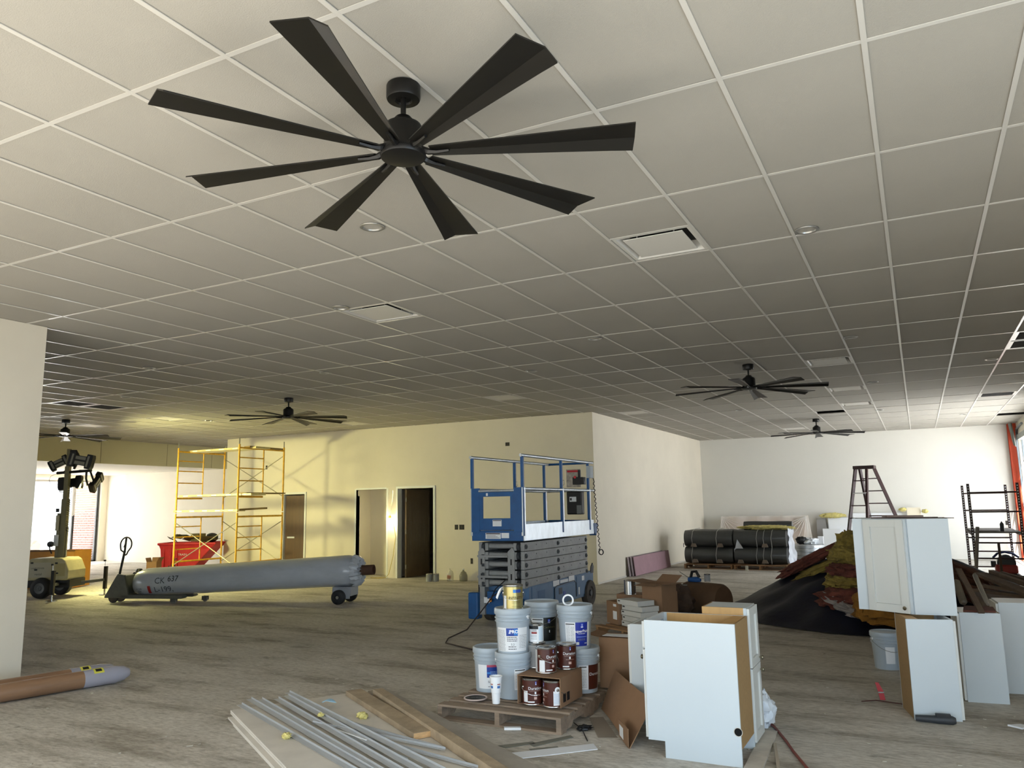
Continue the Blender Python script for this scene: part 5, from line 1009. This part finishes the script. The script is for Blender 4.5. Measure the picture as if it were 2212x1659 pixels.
for s_, m_, c_, a, b_, h, ro, sd in ins: lump('insulation_batt', m_, s_, 'insulation', c_, a, b_, h, seed=sd, amp=.32, fr_=3, rot=ro, sharp=.75)
lump('crumpled_plastic', M('dull white plastic', '#8d8680', .6), 'dull white crumpled plastic on the tarp, left piece', 'plastic', (-1.0, 11.0, .30), .22, .14, .07, seed=21, amp=.4, rot=(0, .4, -.3)); lump('crumpled_plastic', M('dull white plastic', '#8d8680', .6), 'dull white crumpled plastic trailing under the tilted cabinet', 'plastic', (-.72, 10.85, .20), .30, .12, .08, seed=22, amp=.4, rot=(0, .25, -.2))
p = pail(-.40, 8.62, 0, 'grey pail in shadow behind the right cabinets, white label', 'dark', handle=R(30)); p['group'] = 'x'; del p['group']; patch(rbody, .06, .22, A-.55, A+.1, paper_m, p, 'label')
# debris boards on the right cabinets
deb = M('dirty board', '#5a4a3c', .85, var=.25, vs=6); 
for k, (a, b_, w, h) in enumerate((((.52, 9.9, .80), (.90, 8.5, .70), .12, .03), ((.62, 9.95, .82), (1.0, 8.6, .74), .05, .04), ((.72, 10.0, .80), (1.1, 8.7, .76), .04, .04), ((.25, 7.85, 1.0), (.365, 7.40, .70), .045, .02), ((.86, 8.6, .78), (.92, 8.1, .70), .09, .02), ((.5, 9.4, .72), (1.1, 8.9, .70), .06, .03), ((.45, 9.6, .66), (.95, 8.95, .66), .1, .03))):
    tag(MB().bar(a, b_, w, h).build('scrap_board', deb, None), 'scrap board piled over the right-hand cabinets, %s' % ('broad grey one on top', 'thin one beside the broad one', 'thinnest at the right edge', 'short one hanging over the middle cabinet front', 'short end at the right edge', 'lower crosswise one', 'lowest crosswise one')[k], 'board')
for a, b_, rr, m_, s_ in (((.215, 7.70, .92), (.255, 7.56, .745), .030, M('dusty pouch', '#5d5446', .6, var=.3), 'dusty grey-brown rounded tube over the middle cabinet'), ((.37, 8.0, .95), (.43, 7.66, .735), .020, M('clear pipe', '#8b857b', .25, metal=.3), 'shiny clear tube standing out of the scrap pile')):
    A_, B_ = Vector(a), Vector(b_); d = B_-A_
    tag(MB().tube([A_, A_+d*.06, B_-d*.06, B_], [rr*.5, rr, rr, rr*.6], 14).build('scrap_tube', m_, None, smooth=True), s_, 'tube')
tag(MB().prism([(.24, 7.47), (.47, 7.5), (.47, 7.78), (.26, 7.8)], .692, .705).build('scrap_board', M('red brown board', '#5b2f22', .8), None), 'reddish board lying flat on the middle cabinet', 'board')
tag(MB().prism([(.46, 8.75), (1.3, 8.7), (1.35, 10.2), (.45, 10.2)], 0, .60).build('lumber_heap', deb, None), 'low dark heap of lumber behind the right-hand cabinets', 'lumber')
# ================================================================ middle ground: pallet of cartons, open carton, brown paper roll
pallet('tan pallet with brown and white cartons in the middle ground', (-3.72, 9.42, 0), R(-30), 1.0, .9, 6, M('tan pallet wood', '#8c6a48', .85, var=.2, vs=5))
c = carton('carton', 'brown carton with white shipping label at the left of the middle pallet', .30, .28, .27, (-3.66, 9.66, .125), R(-42), 'top')
MB().bb(.17, .27, -.003, -.001, .06, .16).build('shipping_label', paper_m, c); MB().bb(.18, .26, -.003, -.001, .215, .245).build('shipping_label', paper_m, c)
for k in range(5):
    t = thing('white_carton', 'flat white carton in the stack of five, %s' % ('bottom one', 'second from bottom', 'middle one', 'second from top', 'top one')[k], 'box', (-3.40+.01*(k % 2)-(.05 if k == 4 else 0), 9.47, .125+k*.064), R(-38+k*1.5), 'stack of flat white cartons')
    MB().bb(0, .40, 0, .26, 0, .060).build('body', M('off white carton', '#c9c8c2', .7), t, bevel=.003); MB().bb(.02, .06, -.002, -.0005, .033, .047).build('handle_slot', ink_m, t)
t = carton('open_carton', 'tall open brown carton with spread flaps in the middle ground', .30, .30, .50, (-3.17, 9.62, .125), R(-20), 'top', flaps=(('f', .16, -6), ('l', .22, 6), ('b', .16, 30), ('r', .15, 4)))
c = can(-3.44, 9.95, .45, 'shiny paint can just behind the spread flap of the open carton', 'steel', r=.075, h=.18); c.location.z = .447
tag(MB().bb(0, .35, 0, .3, 0, .32).build('hidden_carton', card_m, None, loc=(-3.62, 9.93, .125)), 'brown carton carrying the shiny can behind the white cartons', 'box')
t = carton('carton', 'carton with a red stripe behind the tall open carton', .34, .22, .42, (-3.42, 10.6, 0), R(-18), None); MB().bb(.16, .20, -.003, .223, .28, .423).build('red_stripe', red_m, t)
lump('brown_sack', M('brown paper sack', '#4b392c', .8, var=.15), 'slumped dark brown sack beside the paper-wrapped roll', 'sack', (-3.20, 11.1, .24), .30, .22, .23, -.4, 31, 36, 20, .3)
t = thing('paper_roll', 'brown paper-wrapped bundle lying behind the cartons', 'bundle', (-3.15, 11.6, .235), R(-24)); vs = []; n = 30
MB().lathe([(0, 0), (.20, 0), (.235, .03), (.24, .4), (.235, .62), (.21, .66), (0, .67)], 30, 'X').build('wrapped_body', M('kraft paper', '#5f4732', .75, var=.15, vs=4, bump=.4, bs=8), t, smooth=True); MB().sheet(lambda u, v: (-.06+.0*u, .245*math.cos(1.2+1.7*u), .245*math.sin(1.2+1.7*u)+.0*v) if 0 else (-.02+.16*v, -.243*math.cos(.1+.9*u), .243*math.sin(.1+.9*u)), 8, 2).build('printed_label', M('dusty print', '#8d8c88', .6), t)
t = thing('drill_tool', 'blue and black power tool lying on the paper-wrapped bundle', 'tool', (-3.0, 11.55, .50), R(-20)); MB().lathe([(0, -.1), (.035, -.1), (.045, .05), (.02, .1), (0, .1)], 14, 'X').build('body', M('tool blue', '#1d4f8d', .4), t, smooth=True); MB().tube([(-.07, 0, .02), (-.04, 0, .11), (.03, 0, .12), (.08, 0, .04)], .022, 8).build('handle', blk_m, t, smooth=True); tube1('bit', steel_m, t, [(-.1, 0, .02), (-.26, 0, .1)], .005, 5)
c = can(-2.83, 11.6, .475, 'small pale green jar beside the power tool', 'grey', r=.045, h=.11)
# ================================================================ foreground: gypsum boards, trims, timber, tubes
Q = [(-4.94, 4.684), (-4.293, 5.742), (-2.16, 4.43), (-3.0, 3.30), (-3.33, 3.66)]
gq = [(-4.94, 4.684), (-4.293, 5.742), (-.75, 3.55), (-1.40, 2.49)]
for k, (dx, dy, z, s_) in enumerate(((.20, -.16, .002, 'lowest'), (.055, -.075, .017, 'second'), (0, 0, .032, 'third'), (-.0, .0, .047, 'top'))):
    o = MB().prism([(x+dx*(1 if i in (0, 3) else .3), y+dy*(1 if i in (0, 3) else .3)) for i, (x, y) in enumerate(gq)], z, z+.013).build('gypsum_board', gyp_m, None); tag(o, 'large grey gypsum board in the foreground stack, %s of four' % s_, 'board', 'gypsum boards stacked in the foreground')
ZB = .061
strips = [((-4.99, 4.82), (-3.13, 3.93)), ((-5.04, 4.97), (-3.09, 3.99)), ((-4.93, 4.98), (-3.03, 4.0)), ((-4.80, 5.03), (-2.96, 4.06)), ((-4.78, 5.12), (-2.9, 4.12)), ((-4.83, 5.19), (-2.86, 4.2)), ((-4.23, 4.85), (-3.08, 4.55)), ((-4.13, 4.78), (-2.88, 4.50)), ((-3.75, 4.49), (-2.93, 4.20)), ((-3.67, 4.52), (-2.43, 4.24)), ((-4.04, 4.60), (-2.82, 4.46))]
for k, (a, b_) in enumerate(strips):
    if k < 6: b_ = tuple(Vector(a)+(Vector(b_)-Vector(a))*1.35)
    z = ZB+(.003+k*.006 if k < 6 else .002+.003*(k-6)); w = .042 if k < 6 else .018; d = (Vector(b_)-Vector(a)).normalized(); nn = Vector((-d.y, d.x))*w/2
    b = MB(); b.bar((*a, z+.001), (*b_, z+.001), w, .0015); b.bar((a[0]+nn.x, a[1]+nn.y, z+.010), (b_[0]+nn.x, b_[1]+nn.y, z+.010), .0015, .014)
    tag(b.build('corner_trim', vinyl_m, None), 'grey angle trim on the gypsum boards, %s' % (['leftmost of the long left bundle', 'second of the long left bundle', 'third of the long left bundle', 'fourth of the long left bundle', 'fifth of the long left bundle', 'rightmost of the long left bundle', 'thin one starting under the blue mask', 'thin one just below the masked one', 'short thin one in the middle', 'thin one running farthest right', 'thin one beside the yellow fluff'][k]), 'trim', 'angle trims on the gypsum boards')
tag(MB().bar((-3.73, 4.50, ZB+.03), (-3.38, 4.385, ZB+.03), .010, .005).build('white_strip', white_m, None), 'short bright white strip on the gypsum boards', 'strip')
o = MB(); o.sheet(lambda u, v: (.0+.11*u-.04*(v-.5)**2, .07*(v-.5)*(1-abs(2*u-1)**3), .012+.02*math.sin(PI*u)), 10, 6); o = o.build('face_mask', M('pale blue cloth', '#9fc6de', .7), None, solid=.003, loc=(-4.30, 5.02, ZB+.03)); o.rotation_euler = (0, 0, R(20)); tag(o, 'pale blue disposable mask on the trims', 'mask')
for x, y, s, s_ in ((-3.82, 4.90, .042, 'largest yellow fluff tuft on the gypsum board'), (-4.07, 4.73, .024, 'small yellow fluff tuft near the blue mask'), (-3.97, 4.27, .034, 'flat yellow fluff tuft at the left of the trims')): lump('insulation_tuft', ins_y2, s_, 'insulation', (x, y, ZB+.02+(.02 if s < .03 else 0)), s, s*.8, s*.6, 0, x*9, 20, 12, .5, 3)
# timbers
t = thing('timber', 'short thick timber plank with sawn pale end on the gypsum boards', 'timber'); a, b_ = Vector((-4.36, 5.47, ZB+.021)), Vector((-3.12, 4.66, ZB+.021)); MB().bar(a, b_, .135, .04).build('plank_body', lum_m, t, bevel=.003); dd = (b_-a).normalized(); MB().bar(b_, b_+dd*.003, .131, .037).build('sawn_end', M('sawn pine end', '#d0a877', .8, var=.2, vs=20, stretch=(1, 1, 6)), t)
t = thing('timber', 'long square timber along the right edge of the gypsum boards', 'timber'); MB().bar((-4.13, 5.50, ZB+.032), (-1.55, 3.66, ZB+.032), .085, .062).build('beam_body', lum_m, t, bevel=.003)
tag(MB().bar((-4.26, 5.66, ZB+.006), (-1.2, 3.74, ZB+.006), .16, .012).build('grey_board', M('light grey timber', '#9d968c', .85, var=.12), None), 'thin light grey board under the long square timber', 'board')
# tubes at lower left
for a, b_, r, s_ in (((-7.62, 2.45, .083), (-6.93, 5.27, .083), .083, 'front'), ((-7.84, 2.55, .080), (-7.16, 5.30, .080), .080, 'back')):
    t = thing('carpet_tube', 'long brown wrapped tube on the floor at lower left, %s one' % s_, 'tube', (0, 0, 0), 0, 'wrapped tubes at lower left'); A_, B_ = Vector(a), Vector(b_); d = (B_-A_).normalized()
    MB().tube([A_, B_-d*.14], r*.93, 22).build('tube_body', M('brown tube', '#8a6a50', .35, var=.18, vs=3, stretch=(.5, .5, 3)), t, smooth=True)
    MB().tube([B_-d*.42, B_-d*.14, B_-d*.05, B_], [r*.96, r*.97, r*.8, r*.45], 22).build('end_film', M('tube end film', '#b3b3c0', .25, alpha=.75), t, smooth=True)
    sd = Vector((d.y, -d.x, 0)); l = MB(); c_ = B_-d*.34
    def q(u, v, rr=r*1.0, c_=c_, d=d, sd=sd): an = .6+.9*v; return tuple(c_+d*.09*u+sd*math.cos(an)*rr+Vector((0, 0, 1))*math.sin(an)*rr)
    l.sheet(q, 3, 5); lo = l.build('sticker', M('yellow sticker', '#d8d254', .5), t)
    l = MB().sheet(lambda u, v: q(.2+.6*u, .25+.5*v, r*1.012), 2, 3).build('sticker_mark', ink_m, lo)
# strips, offcuts and scraps on the floor
def tagd(o, s_, c_): return tag(o, s_, c_)
tagd(MB().prism([(-2.545, 4.77), (-2.10, 5.20), (-2.03, 5.10), (-2.45, 4.68)], .001, .005).build('white_strip', M('bright white strip', '#e3e6ea', .5), None), 'white vinyl strip on the floor in front of the pallet', 'strip')
tagd(MB().prism([(-1.115, 5.955), (-1.02, 5.965), (-.965, 4.9), (-1.075, 4.86)], .001, .014).build('floor_plank', M('grey plank', '#bdb6aa', .85, var=.15, vs=7), None), 'grey plank on the floor right of the front base cabinet', 'board')
tagd(MB().bar((-.99, 5.655, .01), (-.86, 5.0, .01), .02, .018).build('floor_stick', M('pale stick', '#a89d8c', .8), None), 'narrow pale stick beside the grey floor plank', 'stick')
tagd(MB().tube([(-1.13, 6.2, .009), (-1.06, 6.08, .009), (-.93, 5.75, .009), (-.86, 5.55, .009), (-.80, 5.40, .009), (-.70, 5.15, .009), (-.55, 4.7, .009)], .009, 8).build('air_hose', M('brick red hose', '#7a3a30', .6), None, smooth=True), 'reddish brown hose running over the floor at lower right', 'hose')
tagd(MB().tube([(-2.9, 8.2, .006), (-2.5, 8.6, .006), (-2.2, 7.4, .006), (-1.9, 7.0, .006)], .006, 6).build('orange_cord', M('dull orange cord', '#8a4a2c', .6), None, smooth=True), 'dull orange cord on the floor behind the leaning cardboard', 'cord')
lump('plastic_bag', M('white bag', '#dbe2ea', .5), 'white plastic bag slumped behind the two-door cabinet', 'bag', (-1.135, 6.10, .11), .085, .11, .11, 0, 40, 30, 18, .35)
t = thing('utility_knife', 'bright blue utility tool on the floor by the right cabinets', 'tool', (-.10, 7.02, .012), R(-12)); MB().bb(-.07, .06, -.022, .022, -.01, .022).build('body', M('bright blue plastic', '#2f6fc0', .4), t, bevel=.008); MB().bb(.06, .11, -.018, .018, -.01, .016).build('tip', blk_m, t, bevel=.005)
t = thing('cordless_tool', 'black cordless tool lying at the foot of the right cabinet', 'tool', (-.03, 6.66, .028), R(6)); MB().lathe([(0, -.13), (.022, -.13), (.026, -.02), (.03, .02), (.03, .11), (.02, .13), (0, .13)], 14, 'X').build('body', dgrey_m, t, smooth=True); MB().bb(.0, .10, -.02, .02, .0, .042).build('battery', blk_m, t, bevel=.005)
t = thing('red_clamp', 'small red strap clamp standing on the floor', 'clamp', (-.40, 7.25, 0), R(10)); MB().add([(-.02, 0, 0), (.02, 0, 0), (.01, .01, .07), (-.02, .02, .13), (-.045, .02, .13), (-.03, .01, .06)], [(0, 1, 2, 5), (5, 2, 3, 4)]).build('strap', M('bright red strap', '#b81f2a', .5), t, solid=.008); MB().bb(-.03, .015, -.01, .02, .055, .065).build('buckle', steel_m, t)
tagd(MB().tube([(-.55, 7.12, .004), (-.45, 7.2, .004), (-.25, 7.15, .004), (-.1, 7.2, .03), (-.06, 7.22, .10)], .004, 5).build('thin_wire', M('dark red wire', '#4a2320', .6), None), 'thin dark wire trailing from the red clamp', 'wire')
lump('black_scrap', blk_m, 'crumpled black scrap on the floor right of the pallet', 'scrap', (-2.28, 5.48, .018), .055, .035, .018, .8, 50, 18, 10, .6); tagd(MB().tube([(-2.42, 5.62, .004), (-2.3, 5.48, .010), (-2.16, 5.24, .004)], .0035, 5).build('black_wire', blk_m, None), 'black wire across the crumpled black scrap', 'wire')
tagd(MB().prism([(-2.83, 5.28), (-2.72, 5.33), (-2.70, 5.30), (-2.81, 5.25)], .001, .018).build('white_offcut', white_m, None), 'small white offcut in front of the pallet', 'offcut')
for k, pl in enumerate(([(-2.68, 4.9), (-2.5, 5.08), (-2.46, 5.05), (-2.60, 4.88)], [(-2.5, 5.02), (-2.32, 5.32), (-2.28, 5.28), (-2.44, 4.98)], [(-2.45, 4.92), (-2.3, 5.05), (-2.24, 4.98), (-2.38, 4.87)])): tagd(MB().prism(pl, .001, .004).build('torn_tape', M('grey torn tape', '#77766c', .7), None), 'torn grey tape scrap above the white strip, %s' % ('left', 'upper', 'right')[k], 'scrap')
tagd(MB().prism([(.42, 6.78), (.50, 6.83), (.58, 6.80), (.50, 6.72)], .001, .012).build('paper_scrap', paper_m, None), 'white paper scrap at the right picture edge', 'paper')
# fine litter nobody could count
rnd = random.Random(11); b = MB()
for k in range(520):
    d_ = rnd.uniform(3.2, 15); an = R(-27.2)+R(rnd.uniform(-35, 35)); x, y = d_*math.sin(an), d_*math.cos(an)
    if x > 2.2 or x < -15 or (x < -7.8 and y < 4.9) or (-5.1 < x < -1 and y < 5.8 and x+y*.6 > -2.2 and False) or (y > 15 and x < -5.8): continue
    s = rnd.uniform(.003, .013)*(1 if rnd.random() < .93 else 2.0); a = rnd.uniform(0, PI); b.box(x, y, .003, s*2, s, .004, a)
tag(b.build('floor_litter', M('pale crumbs', '#b9b3a4', .9), None, kind='stuff'), 'tiny pale crumbs scattered over the concrete floor', 'debris')
